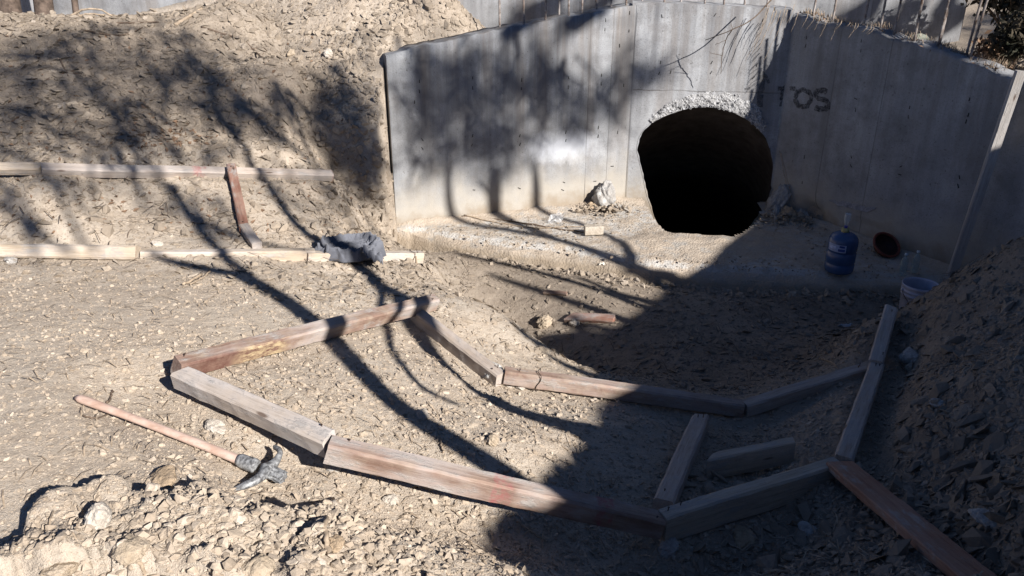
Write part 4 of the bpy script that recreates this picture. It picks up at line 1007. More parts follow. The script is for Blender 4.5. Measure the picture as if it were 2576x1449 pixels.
# ------------------------------------------------------------------ pickaxe
def pickaxe():
    Ph = hit(195, 1012, G=ZG) + [0, 0, .025]; Pe = hit(668, 1213, G=ZG); Pe = Pe + [0, 0, .06]
    X = Pe - Ph; L = np.linalg.norm(X); X /= L; Y = np.cross([0, 0, 1.], X); Y /= np.linalg.norm(Y); Zv = np.cross(X, Y)
    root = empty('pickaxe', tuple(Ph), 'pickaxe with pinkish wooden handle and grey steel head lying on the sunlit earth', 'pickaxe')
    inv = Matrix.Translation(Vector(Ph)).inverted()
    def fin(mb, nm, mat, sm=True):
        o = mb.build(nm, mat, root, sm); o.matrix_parent_inverse = inv; return o
    t = np.linspace(0, 1, 40); P = Ph + X * (t * (L - .055))[:, None] + Zv * (.006 * np.sin(t * 3.1))[:, None]
    R = np.interp(t, [0, .03, .1, .3, .6, .9, 1], [.012, .021, .0205, .018, .019, .021, .022])
    mh = MB(); mh.tube(P, R, 14, flat=.8)
    mm, nt, b = mat_new('pink_handle'); g = N(nt); v = g.coord('Object'); xyz = g.sep(v)
    n1 = g.noise(g.mapping(v, (3, 3, 3)), 4, 5); gr = g.noise(g.mapping(v, (20, 60, 60)), 1, 5, .7)
    col = g.mix(g.ramp(n1, [(.35, 0.), (.65, 1.)]), (.44, .30, .235), (.56, .43, .365)); col = g.mix(g.ramp(gr, [(.36, .4), (.5, 0.)]), col, (.27, .18, .135))
    g.put(b.inputs['Base Color'], col); b.inputs['Roughness'].default_value = .55; g.put(b.inputs['Normal'], g.bump(gr, .2, .002))
    fin(mh, 'handle', mm)
    me, nt, b = mat_new('worn_steel'); g = N(nt); v = g.coord('Object')
    n1 = g.noise(v, 60, 7, .7); col = g.mix(g.ramp(n1, [(.4, 0.), (.6, 1.)]), (.09, .09, .095), (.36, .37, .38))
    g.put(b.inputs['Base Color'], col); b.inputs['Metallic'].default_value = .35; b.inputs['Roughness'].default_value = .6; g.put(b.inputs['Normal'], g.bump(g.noise(v, 70, 5, .7), .35, .002))
    S = L - .115
    mc = MB(); tt = np.linspace(0, 1, 8); mc.tube(Ph + X * (S + .085 * tt)[:, None] + Zv * .002, np.interp(tt, [0, .04, .9, 1], [.024, .027, .030, .026]), 16); fin(mc, 'collar', me)
    # stub of the handle with wedge ridges beyond the eye
    ms = MB(); n = 22; tt = np.linspace(0, 1, 7); V = []; Fc = []
    for t_ in tt:
        for k in range(n):
            a = 2 * math.pi * k / n; r = .022 + .004 * (k % 2) + .002 * math.sin(9 * t_ + k)
            V.append(Ph + X * (L + .012 + .075 * t_ + .004 * (k % 3) * (t_ == 1)) + Y * r * math.cos(a) * 1.15 + Zv * r * math.sin(a) * .9)
    for i in range(6):
        for k in range(n): a = i * n + k; b_ = i * n + (k + 1) % n; Fc.append((a, b_, b_ + n, a + n))
    Fc.append(tuple(6 * n + k for k in range(n))); ms.add(V, Fc); fin(ms, 'handle_end', me, False)
    # head: one bar bent back at both ends, thickened round the eye
    E = Ph + X * (L - .005)
    path = [(-.055, .142, .014), (-.022, .130, .022), (.004, .098, .026), (.010, .052, .016), (0, .0, .004), (.010, -.048, .016), (.008, -.095, .020), (-.018, -.138, .012), (-.056, -.172, -.004)]
    # (along handle, across, up): positive across = far side
    P = catmull(np.array([E + X * (a * .85 + .02) + Y * b_ * .84 + Zv * c for a, b_, c in path]), 6); m = len(P); s = np.linspace(0, 1, m)
    w = np.interp(s, [0, .1, .3, .42, .5, .58, .7, .9, 1], [.006, .009, .012, .019, .029, .022, .017, .016, .011]); h = np.interp(s, [0, .15, .4, .5, .6, .8, 1], [.010, .013, .018, .032, .020, .014, .006])
    T = np.gradient(P, axis=0); T /= np.linalg.norm(T, axis=1)[:, None]; V = []; Fc = []; K = 10
    for i in range(m):
        u = np.cross(Zv, T[i]); u /= np.linalg.norm(u); vv = np.cross(T[i], u)
        for k in range(K):
            a = 2 * math.pi * k / K; ca, sa = math.cos(a), math.sin(a); e = .7
            V.append(P[i] + u * w[i] * math.copysign(abs(ca) ** e, ca) + vv * h[i] * math.copysign(abs(sa) ** e, sa))
    for i in range(m - 1):
        for k in range(K): a = i * K + k; b_ = i * K + (k + 1) % K; Fc.append((a, b_, b_ + K, a + K))
    Fc.append(tuple(range(K))[::-1]); Fc.append(tuple((m - 1) * K + k for k in range(K)))
    mm2 = MB(); mm2.add(V, Fc); fin(mm2, 'head', me)
pickaxe()

# ------------------------------------------------------------------ crumpled cloth
def cloth():
    c = hit(880, 648) + [0, 0, .045]; mb = MB()
    X = np.array([1., -.12, 0]); X /= np.linalg.norm(X); Y = np.array([.12, 1., 0])
    nt_, nv = 190, 56; V = []
    for i in range(nt_):
        th = 2 * math.pi * i / nt_; ct, st = math.cos(th), math.sin(th)
        Rx, Ry = .255, (.15 if st > 0 else .165); k = 1 + .10 * math.sin(2 * th + .6) + .07 * math.sin(5 * th + 2) + .035 * math.sin(11 * th)
        h = .062 + .022 * math.cos(th - .7) + .012 * math.sin(3 * th)
        if st < -.2: h *= .6
        for j in range(nv):
            v = j / (nv - 1); r = (1 - v) * k
            prof = math.sin(min(v / .2, 1) * math.pi / 2) * (1 if v < .26 else max(0, 1 - (v - .26) / .2) if v < .46 else 0); prof = max(prof, .46 if v > .1 else 0)
            n1 = float(fbm(np.array(ct * 1.5 * (1 - v * .6) + 4), np.array(st * 1.5 * (1 - v * .6) + v * 2.2), 61, 3)); n2 = float(vnoise(np.array(th * 3.2 + 5 * n1), np.array(v * 7 + 6 * n1), 62)); rd = 1 - abs(2 * n2 - 1)
            n3 = float(vnoise(np.array(th * 8 + 4 * n1), np.array(v * 12.), 64)); rd2 = 1 - abs(2 * n3 - 1)
            z = h * prof * (.8 + .5 * n1) + .042 * rd * (.5 + .6 * prof) * min(1, v * 12) + .010 * rd2 * min(1, v * 12) - .03 * (1 - min(1, v * 8))
            rr = r + (.05 * (rd - .5) + .014 * (rd2 - .5)) * (.3 + prof) * (1 - v) - .05 * math.sin(v * math.pi) * n1
            V.append(c + X * (Rx * rr * ct) + Y * (Ry * rr * st) + np.array([0, 0, z + .01]))
    Fc = [(i * nv + j, ((i + 1) % nt_) * nv + j, ((i + 1) % nt_) * nv + j + 1, i * nv + j + 1) for i in range(nt_) for j in range(nv - 1)]
    mb.add(V, Fc)
    # collar flap standing up at the left and a sleeve end trailing right
    V = []; 
    for i in range(20):
        for j in range(12):
            a_, b_ = i / 19, j / 11; V.append(c + X * (-.235 + .05 * a_ + .05 * b_ - .03 * math.sin(a_ * 5)) + Y * (.09 - .24 * a_ + .02 * math.sin(b_ * 6)) + np.array([0, 0, .03 + .10 * b_ * (1 - .5 * a_) + .012 * math.sin(a_ * 14 + b_ * 3)]))
    mb.add(V, [(i * 12 + j, i * 12 + j + 1, (i + 1) * 12 + j + 1, (i + 1) * 12 + j) for i in range(19) for j in range(11)])
    V = []
    for i in range(18):
        for j in range(10):
            a_, b_ = i / 17, j / 9 - .5; V.append(c + X * (.15 + .15 * a_) + Y * (-.09 - .05 * a_ + .12 * b_ * (1 - .4 * a_)) + np.array([0, 0, .075 * (1 - a_) + .025 * math.cos(b_ * 9 + a_ * 3) + .012 * math.sin(a_ * 17)]))
    mb.add(V, [(i * 10 + j, i * 10 + j + 1, (i + 1) * 10 + j + 1, (i + 1) * 10 + j) for i in range(17) for j in range(9)])
    m, nt, b = mat_new('grey_cloth'); g = N(nt); v = g.coord('Object')
    cc = g.mix(g.ramp(g.noise(v, 6, 5), [(.35, 0.), (.65, 1.)]), (.085, .09, .108), (.145, .152, .178)); cc = g.mix(g.ramp(g.noise(v, 18, 5, .7), [(.6, 0.), (.75, .4)]), cc, (.4, .35, .28))
    g.put(b.inputs['Base Color'], cc); b.inputs['Roughness'].default_value = .9; b.inputs['Sheen Weight'].default_value = .2
    g.put(b.inputs['Normal'], g.bump(g.math('ADD', g.noise(v, 14, 5, .6, 1.2), g.math('MULTIPLY', g.noise(v, 300, 2), .1)), .55, .02))
    o = mb.build('jacket', m, None, True)
    so = o.modifiers.new('thickness', 'SOLIDIFY'); so.thickness = .004
    tag(o, 'crumpled blue grey jacket heaped on the beam left of the wing wall', 'jacket')
cloth()

# ------------------------------------------------------------------ jug, bottles, bowl, bucket
def jug():
    P = hit(2108, 684); z = .01
    root = empty('water_jug', (P[0], P[1], z), 'big blue plastic water jug in shade on the apron with a sticker', 'water jug')
    m = mat_plain('blue_plastic', (.05, .095, .205), .25, .5, var=.15, scale=4, bump=0); 
    m2 = mat_plain('jug_sticker', (.34, .40, .56), .5, .4, var=.2, scale=20, bump=0); m3 = mat_plain('sticker_ink', (.04, .07, .24), .5, .3, var=.1, bump=0)
    mb = MB(); R = .136
    mb.lathe([(0, 0), (.11, 0), (.128, .012), (R, .035), (R, .085), (.130, .095), (.130, .105), (R, .115), (R, .20), (.129, .21), (.129, .222), (R, .232), (R, .315), (.131, .345), (.115, .372), (.085, .392), (.05, .402), (.032, .406), (.030, .425), (.034, .428), (.034, .434)], 40)
    mb.build('body', m, root, True)
    mb = MB(); mb.lathe([(.0305, .404), (.036, .408), (.036, .444), (.028, .446), (0, .446)], 24); mb.build('cap', mat_plain('yellow_cap', (.42, .37, .16), .5, .4, var=.2, bump=0), root, True)
    def patch(nm, a0, a1, z0, z1, r, mat, par):
        V = []; n = 12
        for i in range(n + 1):
            a = math.radians(a0 + (a1 - a0) * i / n); V += [(r * math.cos(a), r * math.sin(a), z0), (r * math.cos(a), r * math.sin(a), z1)]
        q = MB(); q.add(V, [(2 * i, 2 * i + 2, 2 * i + 3, 2 * i + 1) for i in range(n)]); return q.build(nm, mat, par)
    lab = patch('sticker', 185, 262, .238, .312, .1372, m2, root)
    patch('print', 232, 258, .246, .272, .1378, m3, lab); patch('print', 236, 256, .284, .304, .1378, m3, lab); patch('print', 192, 222, .262, .292, .1378, mat_plain('sticker_pale', (.5, .56, .74), .5, .3, var=.2, bump=0), lab)
    # small bottle turned over on the jug's cap
    r2 = empty('small_bottle', (P[0], P[1], z + .446), 'small clear bottle turned upside down on top of the blue jug', 'bottle')
    mc = mat_plain('clear_plastic', (.55, .60, .62), .15, .5, var=.1, bump=0, alpha=.45)
    mb = MB(); mb.lathe([(.0, .0), (.016, 0), (.017, .025), (0, .026)], 16); mb.build('cap', mat_plain('blue_cap', (.05, .06, .35), .4, .4, var=.1, bump=0), r2, True)
    mb = MB(); mb.lathe([(.012, .022), (.015, .035), (.028, .065), (.031, .085), (.029, .10), (.031, .112), (.031, .135), (.026, .148), (0, .146)], 20); mb.build('body', mc, r2, True)
jug()
def pet(px, py, label):
    P = hit(px, py); r = empty('clear_bottle', (P[0], P[1], .012), label, 'bottle', 'clear bottles on the apron')
    mc = mat_plain('clear_greenish_plastic', (.42, .52, .50), .15, .5, var=.15, bump=0, alpha=.4); mb = MB()
    mb.lathe([(0, .006), (.02, 0), (.032, .005), (.034, .03), (.031, .045), (.034, .06), (.034, .10), (.031, .112), (.034, .124), (.034, .145), (.026, .18), (.015, .20), (.0135, .215), (.016, .217)], 22); mb.build('body', mc, r, True)
    mb = MB(); mb.lathe([(.0155, .212), (.0165, .214), (.0165, .23), (0, .231)], 16); mb.build('cap', mat_plain('white_cap', (.55, .6, .62), .4, .4, var=.1, bump=0), r, True)
pet(2268, 697, 'greenish clear bottle in shade, the one nearer the blue jug'); pet(2298, 690, 'clear bottle in shade, the one nearer the wing wall end')
def bowl():
    P = hit(2222, 640); r = empty('round_basin', (P[0], P[1], .09), 'dark orange round basin tilted against the right wing wall', 'basin'); r.rotation_euler = (math.radians(38), math.radians(14), 0)
    m = mat_plain('orange_plastic', (.19, .05, .03), .5, .4, var=.3, scale=10, bump=.1); mb = MB()
    mb.lathe([(0, -.055), (.085, -.055), (.10, -.045), (.128, .02), (.13, .03)], 36); mb.build('shell', mat_plain('dark_inside', (.05, .022, .018), .6, .3, var=.3, bump=.1), r, True)
    mb = MB(); a = np.linspace(0, 2 * np.pi, 41)[:-1]; ring = np.stack([.138 * np.cos(a), .138 * np.sin(a), np.full(40, .03)], -1); ring = np.vstack([ring, ring[:1]]); mb.tube(ring, .014, 8); mb.build('rim', m, r, True)
bowl()
def bucket():
    P = at_z(2318, 712, .22); r = empty('bucket', (P[0], P[1], -.16), 'white plastic bucket in shade half hidden behind the right earth bank', 'bucket')
    m = mat_plain('white_plastic', (.42, .43, .52), .45, .4, var=.12, scale=8, bump=0); mb = MB()
    mb.lathe([(0, .004), (.125, 0), (.13, .01), (.145, .27), (.150, .272), (.150, .285), (.1455, .288), (.146, .305), (.151, .307), (.151, .320), (.147, .323), (.148, .345), (.153, .348), (.154, .372), (.148, .374), (.144, .36), (.14, .27), (.126, .012), (0, .012)], 44); mb.build('body', m, r, True)
    mb = MB(); t = np.linspace(0, math.pi, 20); mb.tube(np.stack([.156 * np.cos(t), -.156 * np.sin(t) * .75, .315 - .13 * np.sin(t)], -1), .003, 6); mb.build('handle', M_wire, r, True)
    for s_ in (-1, 1):
        lug = lathe_lug(s_, r, m)
def lathe_lug(s_, r, m):
    mb = MB(); mb.tube(np.array([(s_ * .145, 0, .315), (s_ * .165, 0, .315)]), .014, 10); return mb.build('lug', m, r, True)
bucket()

# litter
def scrap(name, px, py, w, h, cols, label, cat, seed, lift=.012, stand=.5):
    P = hit(px, py, G=ZG); n = 15; V = []; r = np.random.default_rng(seed)
    for j in range(n):
        for i in range(n):
            a, b = i / (n - 1) - .5, j / (n - 1) - .5; z = .75 * w * float(fbm(np.array(a * 3.3 + seed), np.array(b * 3.3), seed, 4))
            V.append((a * w + .3 * b * w, b * h * math.cos(stand), max(-.3 * w, z) + (b + .5) * h * math.sin(stand)))
    mb = MB(); Fc = [(j * n + i, j * n + i + 1, (j + 1) * n + i + 1, (j + 1) * n + i) for j in range(n - 1) for i in range(n - 1)]
    mb.add(V, Fc)
    if len(cols) > 1:
        for k in range(len(Fc)):
            j, i = divmod(k, n - 1)
            if 4 <= i <= 9 and 4 <= j <= 9: mb.M[k] = 1
    o = mb.build(name, cols, None, True); o.location = P + [0, 0, lift]; tag(o, label, cat); return o
scrap('snack_wrapper', 1084, 629, .10, .10, [mat_plain('wrapper_white', (.7, .75, .66), .4, .4, var=.1, bump=0), mat_plain('wrapper_green', (.12, .36, .12), .4, .4, var=.2, bump=0)], 'small green and white wrapper beyond the end of the beam with stake', 'wrapper', 3, stand=.7)
scrap('plastic_bag', 1400, 560, .16, .12, [mat_plain('cloudy_film', (.46, .46, .47), .25, .5, var=.3, bump=.3, alpha=.4)], 'crumpled clear plastic bag on the apron below the whitened wall', 'plastic bag', 5, stand=.9)
scrap('paper_scrap', 1516, 668, .06, .02, [mat_plain('paper', (.6, .58, .52), .8, .2, var=.1, bump=0)], 'pale paper scrap standing in the damp soil before the apron', 'paper', 8, stand=1.2)
scrap('paper_scrap', 2130, 1018, .10, .02, [mat_plain('paper_grey', (.45, .45, .47), .8, .2, var=.1, bump=0)], 'pale sliver lying in the shaded channel left of the pointed beam', 'paper', 9, stand=.3) if False else None
scrap('paper_scrap', 2125, 823, .11, .03, [mat_plain('paper_dim', (.5, .5, .52), .8, .2, var=.1, bump=0)], 'pale sliver lying alone in the shaded channel floor', 'paper', 11, stand=.3)

# ------------------------------------------------------------------ rocks that stand out
RK = [
 (248,1300,72,46,M_pale,'pale angular stone block on the loose heap at bottom left',1.15),
 (542,1068,58,38,M_pale,'whitish flat stone between pickaxe handle and whitewashed beam',.5),
 (1062,1036,40,40,M_pale,'round pale stone in the sun inside the timber frame',.9),
 (842,1163,54,26,M_grey,'grey stone under the joint of the two near beams',.7),
 (410,1196,90,50,M_brown,'big half buried brown clod below the pickaxe handle',.35),
 (1243,938,70,44,M_mortar,'broken mortar chunk under the lower end of the short greyish beam',.9),
 (1310,972,30,20,M_pale,'small pale stone below the wired beam end, the left one of the pair',.8),
 (1282,965,26,20,M_pale,'small pale stone below the wired beam end, the right one of the pair',.8),
 (1372,808,44,28,M_tan,'lumpy clod on the channel floor left of the red brown offcut',.8),
 (1446,812,26,20,M_pale,'small white stone touching the red brown offcut',.8),
 (1240,1107,40,24,M_tan,'flat tan stone by the near beam shadow inside the frame',.7),
 (826,133,28,28,M_pale,'pale pointed stone high on the hillside, right of its twin',1.),
 (732,132,24,24,M_tan,'tan pointed stone high on the hillside, left of its twin',1.),
 (2290,893,56,36,M_grey,'grey boulder in shade right of the beam below the bucket',.8),
 (2360,1010,40,22,M_grey,'flat grey stone in shade on the right bank',.5),
 (2490,1290,80,60,M_grey,'large slanting slab stone in shade right of the orange plank',.5),
 (1870,1340,70,60,M_brown,'flat brown stone leaning in the shade below the shaded pale topped beam',.4),
 (650,1430,90,34,M_tan,'largest pale earth clod at the bottom edge left of the curved stick',.5),
 (845,1362,52,40,M_brown,'brown clod below the pickaxe head, left of the curved stick',.7),
 (150,1425,90,46,M_tan,'broad earth clod at the bottom left corner of the heap',.5),
 (330,1375,90,40,M_tan,'tan clod in the middle of the loose heap at bottom left',.6),
 (1680,1370,60,36,M_grey,'grey stone in shade under the corner of the frame',.6),
 (985,1255,44,26,M_pale,'pale flat stone in front of the long brown beam',.6),
 (395,612,26,14,M_pale,'small white stone above the end of the thick pale beam',.6) ,
 (30,656,36,12,M_grey,'small grey stone under the thick pale beam at left edge',.6),
 (2040,1330,52,30,M_grey,'grey flat stone in shade in front of the shaded pale topped beam',.5),
]
for i, (px, py, w, h, m, lab, zf) in enumerate(RK):
    P = hit(px, py + h * .3, True, ZG); dep = proj(P)[2]; R = w * dep / F / 2
    o = lump('rock', P + [0, 0, R * zf * .35], (R * 1.12, R * .85, R * zf), m, None, 400 + i * 7, 5, .95, (random.uniform(-.3, .3), random.uniform(-.3, .3), random.uniform(0, 6)), .75)
    tag(o, lab, 'rock', 'stones lying about')
P = at_y(2309, 112, 8.55); o = lump('rock', P + [0, 0, -.02], (.15, .12, .13), mat_rock('mossy_rock', (.20, .21, .17), (.30, .31, .26)), None, 777, 4, .3, None, .4); tag(o, 'rounded greenish boulder behind the top of the right wing wall', 'rock', 'stones lying about')

# clods of the loose heap in the foreground (countless)
n = 9000; x = RNG.uniform(-1.8, .4, n); y = RNG.uniform(1.7, 2.7, n)
k = in_poly(x, y, HEAP) & (RNG.uniform(0, 1, n) < .25 + .6 * vnoise(x * 4, y * 4, 77)); x, y = x[k][:1500], y[k][:1500]
def clod_proto(seed):
    bm = bmesh.new(); bmesh.ops.create_icosphere(bm, subdivisions=3, radius=1); r = np.random.default_rng(seed); co = np.array([v.co[:] for v in bm.verts]); o = r.uniform(0, 60, 3)
    pl = r.normal(size=(7, 3)); pl /= np.linalg.norm(pl, axis=1)[:, None]; h = r.uniform(.6, .95, 7); d = co @ pl.T; f = np.where(d > h, h / np.maximum(d, 1e-6), 1).min(1)
    f = f * (1 + .7 * fbm(co[:, 0] * 1.6 + o[0], co[:, 1] * 1.6 + co[:, 2] + o[1], 3, 3) + .35 * fbm(co[:, 0] * 5 + o[1], co[:, 2] * 5 + co[:, 1] * 3 + o[2], 4, 3))
    Fc = np.array([[v.index for v in q.verts] for q in bm.faces]); bm.free(); return co * f[:, None] * [1, .85, .7], Fc
s = np.minimum(.0062 * RNG.uniform(0, 1, len(x)) ** (-.55), .027)
tag(scatter('clods', x, y, hgt(x, y), s, [clod_proto(900 + i) for i in range(6)] + CHIPS[:6] + CHIPS[12:], M_chip, normals(x, y), sink=.3, tilt=.5), kind='stuff')

# ------------------------------------------------------------------ sticks
def stick(path, r0, r1, mat, label, lift=.012, wob=.006, name='stick', group='dry sticks on the ground', G=True):
    Q = []
    for i, q in enumerate(path):
        P = hit(q[0], q[1], G=ZG) if len(q) < 3 else at_y(q[0], q[1], q[2]); Q.append(P + [0, 0, lift])
    Q = catmull(np.array(Q), 6); Q += RNG.normal(0, wob * .35, Q.shape); mb = MB(); mb.tube(Q, np.linspace(r0, r1, len(Q)), 6)
    return tag(mb.build(name, mat, None, True), label, 'stick', group)
stick([(838,1262),(824,1310),(818,1350),(824,1385),(838,1412)], .007, .009, M_dry, 'curved bare stick lying upright in the picture at the bottom centre left')
stick([(1160,546),(1230,552),(1330,566),(1420,580),(1500,590)], .010, .007, M_dkwood, 'long dark rod lying across the apron below the left wing wall')
stick([(1168,542),(1240,560),(1350,576),(1420,572),(1468,572)], .007, .004, M_dry, 'thin bent stick crossing the long dark rod on the apron')
stick([(462,722),(490,708),(508,696)], .009, .012, M_dry, 'broken splinter of wood on the flat earth before the half buried beam', lift=.02)
stick([(480,722),(500,712),(530,690)], .005, .007, M_dry, 'second thin splinter leaning beside the broken splinter', lift=.02)
stick([(505,70),(560,88),(612,105),(640,130),(668,158)], .012, .008, M_dkwood, 'dark forked root on the upper hillside')
stick([(440,66),(475,45),(508,24)], .022, .016, M_dry, 'thick pale root stub sticking out near the hilltop')
stick([(205,78),(300,92),(360,72)], .010, .006, M_dkwood, 'dark twig lying below the hilltop at left') 
stick([(625,128),(660,122),(672,132)], .008, .005, M_dkwood, 'short dark twig at the end of the forked root')
stick([(280,62),(330,60),(400,58)], .012, .006, M_dkwood, 'dark bent root just under the hilltop')
stick([(150,150),(165,180),(178,205)], .009, .006, M_dkwood, 'short brown twig standing in the left hillside')
stick([(790,330),(800,350),(812,370)], .012, .009, M_dkwood, 'dark peg stuck in the slope left of the wing wall end')
stick([(835,188,9.0),(900,186,8.95),(962,202,8.85)], .022, .014, M_dry, 'thick weathered root above the end of the left wing wall')
stick([(1298,1318),(1340,1345),(1378,1368)], .004, .004, M_dry, 'thin straw in the shade before the long brown beam')
stick([(2262,915),(2280,950),(2268,990),(2255,1005)], .006, .004, M_dkwood, 'thin bent twig right of the shaded mortar crusted beam')
stick([(2060,905),(2085,912),(2105,925)], .005, .004, M_dry, 'pale bent straw on the shaded channel floor')
stick([(272,1020),(280,1005),(284,988)], .006, .004, M_dkwood, 'dark twig beside the butt of the pickaxe handle')
stick([(318,1430),(345,1412),(366,1449)], .008, .006, M_dry, 'pale splinter at the bottom edge on the heap')
stick([(1108,1110),(1112,1130),(1116,1145)], .004, .005, M_dry, 'tiny pale straw standing by the long brown beam')
stick([(210,1052),(245,1058),(290,1040)], .004, .003, M_dkwood, 'fine bent wire like twig below the pickaxe handle butt')

# straws and leaf bits everywhere (countless)
def straws(name, n, ylo, yhi, mat, lo, hi, thr=.0):
    y = ylo + (yhi - ylo) * RNG.uniform(0, 1, n); x = RNG.uniform(-1, 1, n) * (.72 * y + .8); z = hgt(x, y)
    k = in_view(x, y, z) & ~in_poly(x, y, SLAB_POLY) & (vnoise(x * 1.5, y * 1.5, 88) > thr); x, y, z = x[k], y[k], z[k]
    m = len(x); a = RNG.uniform(0, 2 * np.pi, m); L = RNG.uniform(lo, hi, m) * .5; w = .0018 + .0012 * RNG.uniform(0, 1, m); b = RNG.normal(0, .25, m)
    d = np.stack([np.cos(a), np.sin(a), b * .5], -1); sN = np.stack([-np.sin(a), np.cos(a), np.zeros(m)], -1); c = np.stack([x, y, z + .008], -1); up = np.array([0, 0, 1.])
    mid = c + up * (L * .25)[:, None]
    V = np.stack([c - d * L[:, None] - sN * w[:, None], c - d * L[:, None] + sN * w[:, None], mid + sN * w[:, None], mid - sN * w[:, None], c + d * L[:, None] + sN * w[:, None], c + d * L[:, None] - sN * w[:, None]], 1).reshape(-1, 3)
    o = np.arange(m)[:, None] * 6; Fc = np.vstack([o + [0, 1, 2, 3], o + [3, 2, 4, 5]])
    return tag(link(name, mesh_np(name, V, Fc), mat), kind='stuff')
straws('straw', 2600, 1.7, 5, M_dry, .025, .10, .35)
straws('twig_litter', 1700, 5, 9.5, M_dkwood, .06, .28, .35)

def leaves(name, c, size, mat, flat=False, parent=None):
    m = len(c); n = RNG.normal(size=(m, 3)); 
    if flat: n = n * [.5, .5, 1] + [0, 0, 1]
    n /= np.linalg.norm(n, axis=1)[:, None]; r = RNG.normal(size=(m, 3)); t = np.cross(n, r); t /= np.linalg.norm(t, axis=1)[:, None]; b = np.cross(n, t); s = np.broadcast_to(size, (m,))[:, None]
    V = np.stack([c - t * s, c + b * s * .45 + n * s * .15, c + t * s, c - b * s * .45 + n * s * .15], 1).reshape(-1, 3)
    return link(name, mesh_np(name, V, np.arange(m * 4).reshape(-1, 4)), mat, parent)

# dry leaves caught on the hillside, and the hollow full of them
q = [hit(RNG.normal(430, 70), RNG.normal(345, 16), True, ZG) + [0, 0, .015] for _ in range(150)] + [hit(RNG.uniform(0, 900), RNG.uniform(90, 600), True, ZG) + [0, 0, .012] for _ in range(500)]
tag(leaves('leaf_litter', np.array(q), RNG.uniform(.015, .035, len(q)), M_dleaf, True), kind='stuff')

# ------------------------------------------------------------------ plants, trunks and creepers at the top
def trunk(px, w, label):
    P = at_y(px, 38, 10.2); P[2] = hgt(P[0], P[1]) - .1; mb = MB()
    t = np.linspace(0, 1, 12); Q = np.stack([P[0] + .1 * t + .03 * np.sin(5 * t), P[1] + .05 * t, P[2] + 2.6 * t], -1); R = (w * 10 / F / 2) * np.interp(t, [0, .08, .3, 1], [1.5, 1.1, 1., .8]); mb.tube(Q, R, 12)
    for k in range(5):
        a = RNG.uniform(0, 6.28); i = RNG.integers(6, 11); d = np.array([math.cos(a), math.sin(a), .9]); mb.tube(catmull(np.array([Q[i], Q[i] + d * .4, Q[i] + d * .8 + [0, 0, .3]]), 4), np.linspace(R[i] * .5, R[i] * .15, 9), 6)
    root = empty('tree', tuple(P), label, 'tree', 'trees behind the hilltop'); o = mb.build('trunk', M_bark, root, True); o.matrix_parent_inverse = Matrix.Translation(Vector(P)).inverted()
trunk(22, 46, 'dark tree trunk at the top left corner behind the hilltop'); trunk(108, 40, 'rough dark trunk right of the corner trunk behind the hilltop'); trunk(186, 14, 'thin leaning stem right of the rough trunk on the hilltop')
for i, (pth, lab) in enumerate([([(165,48,9.0),(205,26,9.),(250,24,9.),(285,42,9.)], 'arching pale root on the hilltop, the larger'), ([(185,52,9.),(215,36,9.),(262,38,9.)], 'arching pale root on the hilltop, the smaller')]):
    stick(pth, .014, .008, M_dry, lab, lift=0, name='root')

def twig(paths, label, name='dead_branch', mat=M_dry, cat='branch', group=None):
    mb = MB()
    for pth, r0, r1 in paths:
        Q = catmull(np.array([at_y(*q) for q in pth]), 6); Q += RNG.normal(0, .002, Q.shape); mb.tube(Q, np.linspace(r0, r1, len(Q)), 5)
    return tag(mb.build(name, mat, None, True), label, cat, group)
twig([([(1958,-20,9.0),(1897,44,8.95),(1843,74,8.93),(1774,101,8.95)], .008, .004), ([(1843,74,8.93),(1826,101,9.0),(1816,145,9.1),(1813,186,9.15)], .006, .003), ([(1826,101,9.0),(1800,112,9.0)], .003, .002), ([(1816,140,9.1),(1785,133,9.1)], .003, .002), ([(1843,74,8.93),(1838,58,8.93)], .003, .002)], 'dry forked branch hanging over the top of the headwall', mat=M_dkwood)
vines = []
for k in range(26):
    px = RNG.uniform(1930, 2010) if k < 12 else RNG.uniform(2010, 2200); yb = 9.15 if px < 1995 else np.interp(px, [1995, 2565], [9.1, 7.2]) - .04
    y0 = RNG.uniform(10, 40) if px < 2000 else np.interp(px, [1995, 2200, 2565], [35, 75, 190]) - 8
    ln = RNG.uniform(30, 150) if px < 1990 else RNG.uniform(15, 55)
    vines.append(([(px, y0, yb), (px - ln * .12, y0 + ln * .4, yb - .05), (px - ln * .35 - RNG.uniform(0, 10), y0 + ln, yb - .03)], .003, .0015))
twig(vines, 'thin dry creepers hanging over the corner of the headwall and right wing wall', 'creeper', M_dry, 'creeper')
twig([([(2345,520,8.4),(2010,560,8.5),(2030,600,8.45)][1:] + [(2040, 640, 8.3)], .003, .002), ([(1962,380,9.0),(1975,450,8.95),(1992,520,8.9),(2020,600,8.6)], .0035, .002), ([(1966,385,9.0),(1985,470,8.93),(2008,540,8.8),(2035,610,8.5)], .0035, .002)], 'thin pale cords dangling beside the right edge of the pipe', 'cord', M_dry, 'cord')

